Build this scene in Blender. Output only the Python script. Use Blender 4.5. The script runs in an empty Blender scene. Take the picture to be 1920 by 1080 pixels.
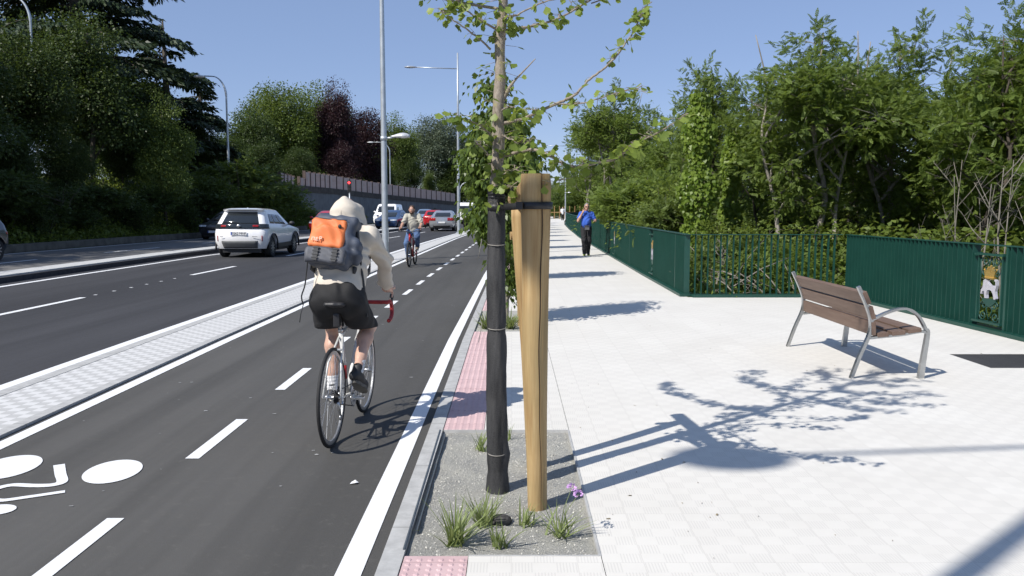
import bpy, math, random
import numpy as np
from mathutils import Vector, Matrix, noise as mnoise
C = bpy.context.scene.collection
S = bpy.context.scene
R = math.radians

# ---------------------------------------------------------------- camera
cam = bpy.data.cameras.new('camera'); camo = bpy.data.objects.new('camera', cam); C.objects.link(camo)
cam.sensor_width = 36; cam.lens = 29.0; cam.clip_start = .05; cam.clip_end = 6000
camo.location = (0, 0, 1.6); camo.rotation_euler = (R(90-5.54), 0, 0)
S.camera = camo
# ---------------------------------------------------------------- light
SUN_EL = R(44.5)
SUN_H = (-0.75, -0.661)                 # horizontal direction towards the sun
sd = Vector((SUN_H[0]*math.cos(SUN_EL), SUN_H[1]*math.cos(SUN_EL), math.sin(SUN_EL))).normalized()
sl = bpy.data.lights.new('sun', 'SUN'); sl.energy = 4.6; sl.angle = R(.53); sl.color = (1, .955, .89)
so = bpy.data.objects.new('sun', sl); C.objects.link(so); so.rotation_euler = sd.to_track_quat('Z', 'Y').to_euler()
W = bpy.data.worlds.new('World'); S.world = W; W.use_nodes = True
wn = W.node_tree; bg = wn.nodes['Background']; bg.inputs[1].default_value = .115
sky = wn.nodes.new('ShaderNodeTexSky'); sky.sky_type = 'NISHITA'; sky.sun_disc = False
sky.sun_elevation = SUN_EL; sky.sun_rotation = math.atan2(SUN_H[0], SUN_H[1])
sky.altitude = 1500; sky.air_density = 1.0; sky.dust_density = .25; sky.ozone_density = 4.5
tint = wn.nodes.new('ShaderNodeMix'); tint.data_type = 'RGBA'; tint.blend_type = 'MULTIPLY'; tint.inputs[0].default_value = 1
tint.inputs[7].default_value = (1.13, .965, 1.0, 1)
soft = wn.nodes.new('ShaderNodeMix'); soft.data_type = 'RGBA'; soft.inputs[0].default_value = .56; soft.inputs[7].default_value = (1.95, 2.78, 4.4, 1)
wn.links.new(sky.outputs[0], tint.inputs[6]); wn.links.new(tint.outputs[2], soft.inputs[6]); wn.links.new(soft.outputs[2], bg.inputs[0])
S.view_settings.view_transform = 'Standard'; S.view_settings.look = 'None'
S.view_settings.exposure = .3; S.view_settings.gamma = 1
S.cycles.max_bounces = 6; S.cycles.transparent_max_bounces = 6; S.cycles.diffuse_bounces = 3

# ---------------------------------------------------------------- materials
def sock(x, nt, inp):
    if isinstance(x, (int, float)): inp.default_value = x
    elif isinstance(x, (tuple, list)): inp.default_value = (*x, 1) if len(x) == 3 and inp.type == 'RGBA' else x
    else: nt.links.new(x, inp)
class NT:
    def __init__(s, name):
        s.m = bpy.data.materials.new(name); s.m.use_nodes = True; s.t = s.m.node_tree
        s.b = s.t.nodes['Principled BSDF']; s.out = s.t.nodes['Material Output']
    def n(s, typ, **kw):
        nd = s.t.nodes.new(typ)
        for k, v in kw.items(): setattr(nd, k, v)
        return nd
    def pos(s):
        return s.n('ShaderNodeTexCoord').outputs['Object']
    def wpos(s):
        return s.n('ShaderNodeNewGeometry').outputs['Position']
    def mth(s, op, a, b=0, c=None):
        nd = s.n('ShaderNodeMath', operation=op); sock(a, s.t, nd.inputs[0]); sock(b, s.t, nd.inputs[1])
        if c is not None: sock(c, s.t, nd.inputs[2])
        return nd.outputs[0]
    def noise(s, scale, detail=3, vec=None, rough=.55, stretch=None):
        v = vec or s.pos()
        if stretch:
            mp = s.n('ShaderNodeMapping'); s.t.links.new(v, mp.inputs[0]); mp.inputs['Scale'].default_value = stretch; v = mp.outputs[0]
        nd = s.n('ShaderNodeTexNoise'); nd.inputs['Scale'].default_value = scale; nd.inputs['Detail'].default_value = detail
        nd.inputs['Roughness'].default_value = rough
        s.t.links.new(v, nd.inputs['Vector']); return nd.outputs['Fac']
    def ramp(s, fac, stops):
        nd = s.n('ShaderNodeValToRGB'); el = nd.color_ramp.elements
        while len(el) < len(stops): el.new(.5)
        for e, (p, c) in zip(el, stops):
            e.position = p; e.color = (*c, 1) if len(c) == 3 else c
        sock(fac, s.t, nd.inputs[0]); return nd.outputs[0]
    def mix(s, f, a, b, mode='MIX'):
        nd = s.n('ShaderNodeMix', data_type='RGBA', blend_type=mode)
        sock(f, s.t, nd.inputs[0]); sock(a, s.t, nd.inputs[6]); sock(b, s.t, nd.inputs[7]); return nd.outputs[2]
    def bump(s, h, strength=.3, dist=.01):
        nd = s.n('ShaderNodeBump'); nd.inputs['Strength'].default_value = strength; nd.inputs['Distance'].default_value = dist
        s.t.links.new(h, nd.inputs['Height']); s.t.links.new(nd.outputs[0], s.b.inputs['Normal'])
    def set(s, col=None, rough=None, metal=None, **kw):
        if col is not None: sock(col, s.t, s.b.inputs['Base Color'])
        if rough is not None: sock(rough, s.t, s.b.inputs['Roughness'])
        if metal is not None: sock(metal, s.t, s.b.inputs['Metallic'])
        for k, v in kw.items(): sock(v, s.t, s.b.inputs[k.replace('_', ' ')])
        return s.m
def v3(c, f): return tuple(min(1, x*f) for x in c)
def mat(name, col, rough=.6, metal=0, var=.12, scale=8, bump=0, bscale=60, coat=0, stretch=None):
    t = NT(name)
    f = t.noise(scale, 4, stretch=stretch)
    t.set(t.ramp(f, [(.3, v3(col, 1-var)), (.7, v3(col, 1+var))]), rough, metal)
    if bump: t.bump(t.noise(bscale, 3), bump, .004)
    if coat: t.b.inputs['Coat Weight'].default_value = coat; t.b.inputs['Coat Roughness'].default_value = .04
    return t.m
def leafmat(name, dark, light, trans=.35, rough=.5):
    t = NT(name)
    at = t.n('ShaderNodeAttribute', attribute_name='rnd').outputs['Fac']
    oi = t.n('ShaderNodeObjectInfo').outputs['Random']
    f = t.mth('ADD', t.mth('MULTIPLY', at, .75), t.mth('MULTIPLY', t.noise(.5, 2, t.wpos()), .3))
    f = t.mth('ADD', f, t.mth('MULTIPLY', oi, .12))
    col = t.ramp(f, [(.15, dark), (.95, light)])
    t.set(col, rough); t.b.inputs['Specular IOR Level'].default_value = .35
    tr = t.n('ShaderNodeBsdfTranslucent')
    tc = t.mix(.5, col, (light[0]*1.25, light[1]*1.15, light[2]*.5)); t.t.links.new(tc, tr.inputs[0])
    mx = t.n('ShaderNodeMixShader'); mx.inputs[0].default_value = trans
    t.t.links.new(t.b.outputs[0], mx.inputs[1]); t.t.links.new(tr.outputs[0], mx.inputs[2]); t.t.links.new(mx.outputs[0], t.out.inputs[0])
    return t.m

# ---------------------------------------------------------------- mesh helpers
def tag(o, label=None, cat=None, group=None, kind=None):
    if label: o['label'] = label
    if cat: o['category'] = cat
    if group: o['group'] = group
    if kind: o['kind'] = kind
    return o
def empty(name, label, cat, loc=(0, 0, 0), rz=0, group=None):
    o = bpy.data.objects.new(name, None); C.objects.link(o); o.location = loc; o.rotation_euler.z = rz
    o.empty_display_size = .2
    return tag(o, label, cat, group)
def rawobj(name, v, f, m, parent=None, smooth=False):
    me = bpy.data.meshes.new(name); me.from_pydata([tuple(map(float, p)) for p in v], [], f)
    if m: me.materials.append(m)
    if smooth: me.polygons.foreach_set('use_smooth', [True]*len(me.polygons))
    me.validate(); me.update()
    o = bpy.data.objects.new(name, me); C.objects.link(o)
    if parent: o.parent = parent
    return o
class MB:
    def __init__(s): s.v = []; s.f = []
    def add(s, v, f):
        n = len(s.v); s.v += [tuple(p) for p in v]; s.f += [tuple(i+n for i in q) for q in f]; return s
    def box(s, x0, x1, y0, y1, z0, z1, M=None, bev=0):
        if bev:
            b = bev; v = []; 
            xs, ys, zs = (x0, x1), (y0, y1), (z0, z1)
            import bmesh
            bm = bmesh.new(); bmesh.ops.create_cube(bm, size=1)
            for q in bm.verts:
                q.co = Vector(((x0+x1)/2+q.co.x*(x1-x0), (y0+y1)/2+q.co.y*(y1-y0), (z0+z1)/2+q.co.z*(z1-z0)))
            bmesh.ops.bevel(bm, geom=bm.edges[:], offset=b, segments=2, affect='EDGES', profile=.7)
            bm.verts.index_update(); v = [q.co.copy() for q in bm.verts]; f = [[q.index for q in p.verts] for p in bm.faces]; bm.free()
            if M: v = [M @ p for p in v]
            return s.add(v, f)
        v = [Vector(p) for p in ((x0,y0,z0),(x1,y0,z0),(x1,y1,z0),(x0,y1,z0),(x0,y0,z1),(x1,y0,z1),(x1,y1,z1),(x0,y1,z1))]
        if M: v = [M @ p for p in v]
        return s.add(v, [(3,2,1,0),(4,5,6,7),(0,1,5,4),(1,2,6,5),(2,3,7,6),(3,0,4,7)])
    def tube(s, pts, r, n=8, cap=True, sq=None):
        """swept tube; r number or list; sq=(a,b) elliptical factor"""
        pts = [Vector(p) for p in pts]; k = len(pts)
        rs = [r]*k if isinstance(r, (int, float)) else list(r)
        V = []; prev = None
        for i, p in enumerate(pts):
            t = (pts[min(i+1, k-1)]-pts[max(i-1, 0)])
            if t.length < 1e-9: t = Vector((0, 0, 1))
            t.normalize()
            if prev is None:
                a = Vector((0, 0, 1)) if abs(t.z) < .9 else Vector((1, 0, 0))
                u = t.cross(a).normalized()
            else:
                u = prev - t*prev.dot(t)
                u = u.normalized() if u.length > 1e-6 else t.orthogonal().normalized()
            prev = u; w = t.cross(u)
            for j in range(n):
                an = 2*math.pi*j/n
                fa, fb = (sq or (1, 1))
                V.append(p + u*math.cos(an)*rs[i]*fa + w*math.sin(an)*rs[i]*fb)
        F = [(i*n+j, i*n+(j+1) % n, (i+1)*n+(j+1) % n, (i+1)*n+j) for i in range(k-1) for j in range(n)]
        if cap and n > 2: F += [tuple(range(n))[::-1], tuple((k-1)*n+j for j in range(n))]
        return s.add(V, F)
    def lathe(s, prof, n=24, M=None, axis='Z'):
        V = []
        for (r, z) in prof:
            for j in range(n):
                a = 2*math.pi*j/n; c, d = r*math.cos(a), r*math.sin(a)
                p = Vector((c, d, z)) if axis == 'Z' else Vector((z, c, d))
                V.append(M @ p if M else p)
        k = len(prof); F = [(i*n+j, i*n+(j+1) % n, (i+1)*n+(j+1) % n, (i+1)*n+j) for i in range(k-1) for j in range(n)]
        if prof[0][0] > 1e-6: F.append(tuple(range(n))[::-1])
        if prof[-1][0] > 1e-6: F.append(tuple((k-1)*n+j for j in range(n)))
        return s.add(V, F)
    def prism(s, poly, h0, h1, M=None):
        """extrude a 2D polygon in local XY from z=h0 to h1"""
        n = len(poly); V = [Vector((x, y, h0)) for x, y in poly]+[Vector((x, y, h1)) for x, y in poly]
        if M: V = [M @ p for p in V]
        return s.add(V, [tuple(range(n))[::-1], tuple(range(n, 2*n))]+[(i, (i+1) % n, n+(i+1) % n, n+i) for i in range(n)])
    def torus(s, Rr, r, n=48, k=8, M=None, axis='X', sx=1):
        V = []
        for i in range(n):
            a = 2*math.pi*i/n
            for j in range(k):
                b = 2*math.pi*j/k; q = Rr+r*math.cos(b); z = r*sx*math.sin(b)
                p = Vector((z, q*math.cos(a), q*math.sin(a))) if axis == 'X' else Vector((q*math.cos(a), q*math.sin(a), z))
                V.append(M @ p if M else p)
        return s.add(V, [(i*k+j, ((i+1) % n)*k+j, ((i+1) % n)*k+(j+1) % k, i*k+(j+1) % k) for i in range(n) for j in range(k)])
    def ball(s, c, r, n=10, k=7):
        rx, ry, rz = (r, r, r) if isinstance(r, (int, float)) else r
        V = []; F = []
        for i in range(k+1):
            a = math.pi*i/k
            for j in range(n):
                b = 2*math.pi*j/n
                V.append((c[0]+rx*math.sin(a)*math.cos(b), c[1]+ry*math.sin(a)*math.sin(b), c[2]+rz*math.cos(a)))
        F = [(i*n+j, (i+1)*n+j, (i+1)*n+(j+1) % n, i*n+(j+1) % n) for i in range(k) for j in range(n)]
        return s.add(V, F)
    def build(s, name, m, parent=None, smooth=False, auto=None):
        o = rawobj(name, s.v, s.f, m, parent, smooth)
        if auto is not None:
            import bmesh
            bm = bmesh.new(); bm.from_mesh(o.data); bmesh.ops.remove_doubles(bm, verts=bm.verts, dist=1e-5)
            bmesh.ops.recalc_face_normals(bm, faces=bm.faces)
            for e in bm.edges:
                if len(e.link_faces) == 2 and e.calc_face_angle(0) > R(auto): e.smooth = False
            for fc in bm.faces: fc.smooth = True
            bm.to_mesh(o.data); bm.free()
        return o
def copy_tree(o, parent=None, **kw):
    c = o.copy(); C.objects.link(c); c.parent = parent
    for ch in [q for q in C.objects if q.parent == o]: copy_tree(ch, c)
    return c
def smooth_path(pts, n=6):
    """Catmull-Rom through pts"""
    P = [Vector(p) for p in pts]; out = []
    for i in range(len(P)-1):
        a, b, c, d = P[max(i-1, 0)], P[i], P[i+1], P[min(i+2, len(P)-1)]
        for k in range(n):
            t = k/n; out.append(.5*((2*b)+(c-a)*t+(2*a-5*b+4*c-d)*t*t+(3*b-a-3*c+d)*t**3))
    out.append(P[-1]); return out

# ------------------------------------------------ implicit surfaces (people, soft things)
def seg_d(P, a, b, ra, rb, fl=None):
    a = np.array(a, np.float32); b = np.array(b, np.float32); ab = b-a
    t = np.clip(((P-a)@ab)/max(1e-9, ab@ab), 0, 1)
    d = P-(a+t[:, None]*ab)
    if fl is not None: d = d/np.array(fl, np.float32)
    return np.sqrt((d*d).sum(1))-(ra+(rb-ra)*t)
def ell_d(P, c, r):
    r = np.array(r, np.float32); q = (P-np.array(c, np.float32))
    k0 = np.sqrt(((q/r)**2).sum(1)); k1 = np.sqrt(((q/(r*r))**2).sum(1))
    return k0*(k0-1)/np.maximum(k1, 1e-6)
def field(P, prims, k):
    d = None
    for pr in prims:
        kk = k
        if pr[0] == 'c': e = seg_d(P, *pr[1:5], fl=pr[5] if len(pr) > 5 else None)
        elif pr[0] == 'e': e = ell_d(P, pr[1], pr[2])
        elif pr[0] == 'k': k = pr[1]; continue
        elif pr[0] == 'b':    # rounded box: centre, half sizes, rounding, 3x3 rotation (local->world)
            q = (P-np.array(pr[1], np.float32))@np.array(pr[4], np.float32)
            q = np.abs(q)-(np.array(pr[2], np.float32)-pr[3]); e = np.sqrt((np.maximum(q, 0)**2).sum(1))+np.minimum(q.max(1), 0)-pr[3]
        elif pr[0] == '-e':
            e = -ell_d(P, pr[1], pr[2]); h = np.clip(.5-.5*(d-e)/k, 0, 1); d = d*(1-h)+e*h+k*h*(1-h); continue
        elif pr[0] == '-plane':
            n = np.array(pr[1], np.float32); e = P@n-pr[2]; d = np.maximum(d, e); continue
        elif pr[0] == 'wr':   # wrinkles
            A, fq, ph = pr[1:4]
            w = np.sin(P@np.array(fq, np.float32)+ph+2.1*np.sin(P[:, 2]*19+ph)+1.3*np.sin(P[:, 0]*23-ph)); d = d+A*w; continue
        if d is None: d = e
        else:
            h = np.clip(.5+.5*(d-e)/k, 0, 1); d = d*(1-h)+e*h-k*h*(1-h)
    return d
def implicit(name, prims, m, parent=None, vox=.008, k=.03, pad=.05, xf=None):
    lo = np.full(3, 1e9); hi = -lo
    for pr in prims:
        if pr[0] == 'c':
            for p, r in ((pr[1], pr[3]), (pr[2], pr[4])):
                f = np.array(pr[5]) if len(pr) > 5 and pr[5] is not None else np.ones(3)
                lo = np.minimum(lo, np.array(p)-r*f); hi = np.maximum(hi, np.array(p)+r*f)
        elif pr[0] == 'b': rr = float(np.linalg.norm(pr[2])); lo = np.minimum(lo, np.array(pr[1])-rr); hi = np.maximum(hi, np.array(pr[1])+rr)
        elif pr[0] == 'e': lo = np.minimum(lo, np.array(pr[1])-pr[2]); hi = np.maximum(hi, np.array(pr[1])+pr[2])
    lo -= pad; hi += pad; B = 8
    nb = np.ceil((hi-lo)/(vox*B)).astype(int); n = nb*B+1
    cs = [lo[i]+(np.arange(nb[i])+.5)*vox*B for i in range(3)]
    G = np.stack(np.meshgrid(*cs, indexing='ij'), -1).reshape(-1, 3).astype(np.float32)
    d = field(G, prims, k); act = np.abs(d) < vox*B*1.15+k*.5+.01
    val = np.ones(n, np.float32)
    sgn = np.where(d < 0, -1, 1).reshape(nb).astype(np.float32)
    val[:-1, :-1, :-1] = np.kron(sgn, np.ones((B, B, B), np.float32))
    ids = np.argwhere(act.reshape(nb)); o9 = np.stack(np.meshgrid(*[np.arange(B+1)]*3, indexing='ij'), -1).reshape(-1, 3)
    for c0 in range(0, len(ids), 400):
        I = (ids[c0:c0+400, None, :]*B+o9[None]).reshape(-1, 3)
        val[I[:, 0], I[:, 1], I[:, 2]] = field((lo+I*vox).astype(np.float32), prims, k)
    s = val < 0
    cnt = np.zeros([q-1 for q in n], np.float32); acc = np.zeros([q-1 for q in n]+[3], np.float32)
    sl_ = lambda o: tuple(slice(o[i], n[i]-1+o[i]) for i in range(3))
    for ax in range(3):
        for u in (0, 1):
            for w in (0, 1):
                o0 = [0, 0, 0]; oth = [i for i in range(3) if i != ax]; o0[oth[0]] = u; o0[oth[1]] = w
                o1 = list(o0); o1[ax] = 1
                a, b = val[sl_(o0)], val[sl_(o1)]; mk = s[sl_(o0)] != s[sl_(o1)]
                t = np.where(mk, a/np.where(mk, a-b, 1), 0)
                cnt += mk
                for i in range(3): acc[..., i] += mk*((o0[i]) + (t if i == ax else 0))
    on = cnt > 0; idx = -np.ones(on.shape, int); idx[on] = np.arange(on.sum())
    cells = np.argwhere(on); V = lo+(cells+acc[on]/cnt[on][:, None])*vox
    F = []
    for ax in range(3):
        u, w = [i for i in range(3) if i != ax]
        mk = [slice(0, None)]*3
        A = [slice(None)]*3; Bb = [slice(None)]*3; A[ax] = slice(0, -1); Bb[ax] = slice(1, None)
        ch = s[tuple(A)] != s[tuple(Bb)]
        E = np.argwhere(ch); E = E[(E[:, u] > 0) & (E[:, w] > 0) & (E[:, u] < n[u]-1) & (E[:, w] < n[w]-1)]
        if not len(E): continue
        def cell(du, dw):
            q = E.copy(); q[:, u] -= du; q[:, w] -= dw; return idx[q[:, 0], q[:, 1], q[:, 2]]
        Q = np.stack([cell(1, 1), cell(0, 1), cell(0, 0), cell(1, 0)], 1)
        ins = s[E[:, 0], E[:, 1], E[:, 2]]
        flip = ins if ax != 1 else ~ins
        Q[~flip] = Q[~flip][:, ::-1]
        F.append(Q)
    F = np.concatenate(F); F = F[(F >= 0).all(1)]
    if xf is not None: V = xf(V)
    return npmesh(name, V, F, m, parent, smooth=True)
def npmesh(name, V, F, m, parent=None, smooth=False, rnd=None):
    me = bpy.data.meshes.new(name); V = np.ascontiguousarray(V, np.float32); F = np.ascontiguousarray(F, np.int32)
    k = F.shape[1]
    me.vertices.add(len(V)); me.vertices.foreach_set('co', V.ravel())
    me.loops.add(F.size); me.loops.foreach_set('vertex_index', F.ravel())
    me.polygons.add(len(F)); me.polygons.foreach_set('loop_start', np.arange(0, F.size, k, dtype=np.int32))
    me.polygons.foreach_set('loop_total', np.full(len(F), k, np.int32))
    if smooth: me.polygons.foreach_set('use_smooth', np.ones(len(F), bool))
    if m: me.materials.append(m)
    if rnd is not None:
        a = me.attributes.new('rnd', 'FLOAT', 'FACE'); a.data.foreach_set('value', np.ascontiguousarray(rnd, np.float32))
    me.update(calc_edges=True)
    if name is None: return me
    o = bpy.data.objects.new(name, me); C.objects.link(o)
    if parent: o.parent = parent
    return o
# ================================================================ GROUND
def cR(y): return float(np.interp(y, [0, 10, 20, 30, 44, 62, 80, 100, 130, 160, 200, 300], [0, 0, .1, .26, .5, 1.15, 1.95, 3.2, 5.4, 8.5, 14, 34]))
def cL(y): return float(np.interp(y, [0, 20, 28, 38, 50, 60, 75, 100, 130, 160, 200, 300], [0, 0, .12, .85, 2.1, 2.9, 3.7, 5.3, 7.6, 10.6, 16, 36]))
def warp(x, y):
    if x >= -3.2: return x+cR(y)
    t = min(1, (-3.2-x)/7.5)
    return x+cR(y)+(cL(y)-cR(y))*t
YS = [-12, -6, 0]+[i*.5+.5 for i in range(0, 60)]+[31+i for i in range(70)]+[105, 110, 115, 120, 130, 140, 150, 160, 170, 180, 190, 200, 220, 240, 260, 300]
def ys_between(a, b):
    return [a]+[y for y in YS if a+.02 < y < b-.02]+[b]
def ribbon(mb, xa, xb, y0, y1, z, h=0, nx=1, wx=True):
    """a strip between base x=xa and xb following the road; h>0 gives it vertical sides down to z-h"""
    ys = ys_between(y0, y1); n = nx+1; V = []
    for y in ys:
        for i in range(n):
            x = xa+(xb-xa)*i/nx; V.append((warp(x, y) if wx else x, y, z))
    F = [(j*n+i, j*n+i+1, (j+1)*n+i+1, (j+1)*n+i) for j in range(len(ys)-1) for i in range(nx)]
    k = len(V)
    if h:
        for y in ys:
            V += [(warp(xa, y) if wx else xa, y, z-h), (warp(xb, y) if wx else xb, y, z-h)]
        for j in range(len(ys)-1):
            F.append((k+2*j, j*n, (j+1)*n, k+2*j+2)); F.append((j*n+nx, k+2*j+1, k+2*j+3, (j+1)*n+nx))
        F.append((k, k+1, nx, 0) if nx == 1 else tuple([k, k+1]+[i for i in range(nx, -1, -1)]))
        e = len(ys)-1; F.append(tuple([e*n+i for i in range(n)]+[k+2*e+1, k+2*e]))
    mb.add(V, F); return mb
ZR = -.02
def asphalt(name, col, scale_dir):
    t = NT(name); p = t.wpos()
    big = t.noise(.35, 4, p, stretch=scale_dir); fine = t.noise(260, 2, p); mid = t.noise(14, 5, p, .7)
    c = t.mix(t.ramp(fine, [(.35, (0, 0, 0)), (.75, (1, 1, 1))]), v3(col, .62), v3(col, 1.5))
    c = t.mix(t.ramp(big, [(.35, (0,)*3), (.65, (1,)*3)]), c, v3(col, 1.45)); st2 = t.noise(2.2, 4, p, .6, stretch=(1, .03, 1)); c = t.mix(t.ramp(st2, [(.45, (0,)*3), (.7, (.55,)*3)]), c, v3(col, .72))
    c = t.mix(t.ramp(mid, [(.58, (0, 0, 0)), (.78, (.55, .55, .55))]), c, v3(col, 1.9))
    t.set(c, t.ramp(mid, [(.3, (.72,)*3), (.7, (.9,)*3)])); t.bump(fine, .5, .003)
    t.b.inputs['Specular IOR Level'].default_value = .3
    return t.m
m_road = asphalt('road_asphalt', (.040, .040, .043), (1, .12, 1))
m_far = asphalt('old_asphalt', (.125, .122, .118), (1, .12, 1))
m_bike = asphalt('bike_asphalt', (.069, .067, .063), (1, .25, 1))
def paintmat(name='road_paint', col=(.78, .79, .80)):
    t = NT(name); p = t.wpos()
    w = t.noise(35, 5, p, .75); w2 = t.noise(2.2, 4, p, .7)
    f = t.ramp(t.mth('ADD', t.mth('MULTIPLY', w, .7), t.mth('MULTIPLY', w2, .3)), [(.30, (.45,)*3), (.40, (0,)*3)])
    c = t.mix(f, col, (.3, .3, .31)); c = t.mix(t.mth('MULTIPLY', t.noise(3, 5, p, .7), .35), c, v3(col, .8))
    t.set(c, .75); t.bump(t.noise(220, 2, p), .3, .002); return t.m
m_paint = paintmat()
def pavemat():
    t = NT('pale_paving_tiles'); p = t.wpos(); sp = t.n('ShaderNodeSeparateXYZ'); t.t.links.new(p, sp.inputs[0])
    x, y = sp.outputs[0], sp.outputs[1]
    fx = t.mth('FLOOR', t.mth('MULTIPLY', t.mth('ADD', x, .005), 10)); fy = t.mth('FLOOR', t.mth('MULTIPLY', y, 10))
    chk = t.mth('GREATER_THAN', t.mth('FRACT', t.mth('MULTIPLY', t.mth('ADD', t.mth('ADD', fx, fy), 2000), .5)), .25)
    gr = t.mth('SINE', t.mth('MULTIPLY', x, 2*math.pi/.0143)); gr = t.mth('GREATER_THAN', gr, .35)
    groove = t.mth('MULTIPLY', chk, gr)
    # tile joints: 0.3 m across, staggered 0.6 m along
    tx = t.mth('MULTIPLY', t.mth('ADD', x, 30.005), 1/.3); fxx = t.mth('FLOOR', tx)
    ty = t.mth('ADD', t.mth('MULTIPLY', t.mth('ADD', y, 30), 1/.6), 0)
    jx = t.mth('LESS_THAN', t.mth('FRACT', tx), .015); jy = t.mth('LESS_THAN', t.mth('FRACT', ty), .0075)
    joint = t.mth('MAXIMUM', jx, jy)
    wn = t.n('ShaderNodeTexWhiteNoise'); cmb = t.n('ShaderNodeCombineXYZ')
    sock(fxx, t.t, cmb.inputs[0]); sock(t.mth('FLOOR', ty), t.t, cmb.inputs[1]); t.t.links.new(cmb.outputs[0], wn.inputs[0])
    base = t.ramp(wn.outputs[0], [(0, (.640, .618, .57)), (1, (.672, .652, .603))])
    dirt = t.noise(1.3, 6, p, .72); base = t.mix(t.ramp(dirt, [(.42, (0,)*3), (.72, (.5,)*3)]), base, (.54, .52, .475))
    d2 = t.noise(.35, 3, p); base = t.mix(t.mth('MULTIPLY', d2, .35), base, (.69, .672, .625))
    base = t.mix(t.ramp(t.noise(42, 6, p, .8), [(.70, (0,)*3), (.76, (.45,)*3)]), base, (.36, .34, .30))
    base = t.mix(t.mth('MULTIPLY', groove, .22), base, (.36, .35, .33))
    base = t.mix(t.mth('MULTIPLY', joint, .20), base, (.30, .28, .25))
    t.set(base, .8)
    h = t.mth('SUBTRACT', 1, t.mth('MAXIMUM', t.mth('MULTIPLY', groove, .6), joint)); t.bump(h, .35, .003); return t.m
m_pave = pavemat()
def pinkmat():
    t = NT('pink_tactile_tiles'); p = t.wpos(); sp = t.n('ShaderNodeSeparateXYZ'); t.t.links.new(p, sp.inputs[0])
    jy = t.mth('LESS_THAN', t.mth('FRACT', t.mth('MULTIPLY', sp.outputs[1], 2.5)), .015)
    c = t.ramp(t.noise(7, 5, p, .7), [(.3, (.50, .345, .35)), (.7, (.60, .435, .435))])
    c = t.mix(t.mth('MULTIPLY', jy, .5), c, (.25, .15, .15))
    t.set(c, .75); t.bump(t.noise(150, 3, p), .3, .002); return t.m
m_pink = pinkmat()
def sepmat():
    t = NT('checker_relief_tiles'); p = t.wpos(); sp = t.n('ShaderNodeSeparateXYZ'); t.t.links.new(p, sp.inputs[0])
    x, y = sp.outputs[0], sp.outputs[1]
    fx = t.mth('FLOOR', t.mth('MULTIPLY', x, 10)); fy = t.mth('FLOOR', t.mth('MULTIPLY', y, 10))
    chk = t.mth('GREATER_THAN', t.mth('FRACT', t.mth('MULTIPLY', t.mth('ADD', t.mth('ADD', fx, fy), 2000), .5)), .25)
    c = t.mix(chk, (.62, .62, .61), (.45, .45, .44)); jo = t.mth('LESS_THAN', t.mth('FRACT', t.mth('MULTIPLY', x, 3.333)), .02)
    c = t.mix(t.mth('MULTIPLY', jo, .5), c, (.2, .2, .2)); c = t.mix(t.mth('MULTIPLY', t.noise(6, 5, p), .3), c, (.45, .44, .43))
    t.set(c, .8); return t.m
m_sep = sepmat()
def kerbmat(name='kerb_concrete', col=(.42, .42, .41)):
    t = NT(name); p = t.wpos(); sp = t.n('ShaderNodeSeparateXYZ'); t.t.links.new(p, sp.inputs[0])
    j = t.mth('LESS_THAN', t.mth('FRACT', sp.outputs[1]), .008)
    c = t.ramp(t.noise(9, 6, p, .7), [(.3, v3(col, .78)), (.7, v3(col, 1.15))]); c = t.mix(t.mth('MULTIPLY', j, .7), c, (.12, .12, .11))
    t.set(c, .85); t.bump(t.noise(180, 3, p), .4, .002); return t.m
m_kerb = kerbmat(); m_kerb2 = kerbmat('median_concrete', (.50, .50, .49))

# terrain
gx = sorted(set([-2500, -1500, -800, -400, -250, -180, -140, -110, -90, -75, -62]+[-54+i*2 for i in range(16)]+[-23+.5*i for i in range(14)]+[-16, -12, -8, -4, 0, 2.5, 3, 3.4, 4, 5, 6, 6.5, 7, 7.5, 8, 9, 10, 12, 14, 17, 20, 25, 30, 36, 44, 54, 66, 80, 100, 130, 170, 220, 300, 450, 800, 1500, 2500]))
gy = [-400, -200, -100, -50, -30, -20]+[-14+2*i for i in range(70)]+[128+6*i for i in range(20)]+[255, 275, 300, 350, 420, 520, 700, 1000, 1600, 3000]
def fence_x(y):   # edge of the paved area on the right (base x)
    return 6.62-.048*y if y < 14.7 else 3.05+.01*(y-14.7)
WX = [(-60, -19.1), (48, -18.5), (58, -16.6), (71, -18.4), (80, -17.6), (94, -15.8), (110, -12.8), (126, -9.4), (150, -5.3), (200, 3), (300, 22)]
def wall_x(y): return float(np.interp(y, [a for a, b in WX], [b for a, b in WX]))
def terr(x, y):
    if y > 50 and x < -18.3+cL(y):
        d = wall_x(y)-x-.3
        k = min(1, (y-50)/8); up1 = 0 if d < 0 else min(2.2, d*9)+min(max(0, d-3), 60)*.05
        d0 = -18.3+cL(y)-x; up0 = min(3.2, d0*.62)+max(0, min(d0-8, 60))*.045
        return -.08+up1*k+up0*(1-k)+mnoise.noise(Vector((x*.13, y*.13, 0)))*.3*min(1, max(0, d))
    e = x-warp(0, y)*0
    xl = x-cL(y)
    nz = mnoise.noise(Vector((x*.13, y*.13, 0)))
    if xl < -18.3:
        d = -18.3-xl
        up = min(3.2, d*.62)+max(0, min(d-8, 60))*.045
        return -.08+up+nz*.35*min(1, d/2)
    fx = fence_x(y)+cR(y)
    if x > fx+.02:
        d = x-fx-.02
        if y > 135: d *= max(0, 1-(y-135)/15)
        return -.08-min(4.5, d*.42)-min(8, max(0, d-12)*.12)+nz*.3*min(1, d)
    return -.09
gv = [(x, y, terr(x, y)) for y in gy for x in gx]; nxg = len(gx)
gf = [(j*nxg+i, j*nxg+i+1, (j+1)*nxg+i+1, (j+1)*nxg+i) for j in range(len(gy)-1) for i in range(nxg-1)]
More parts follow.
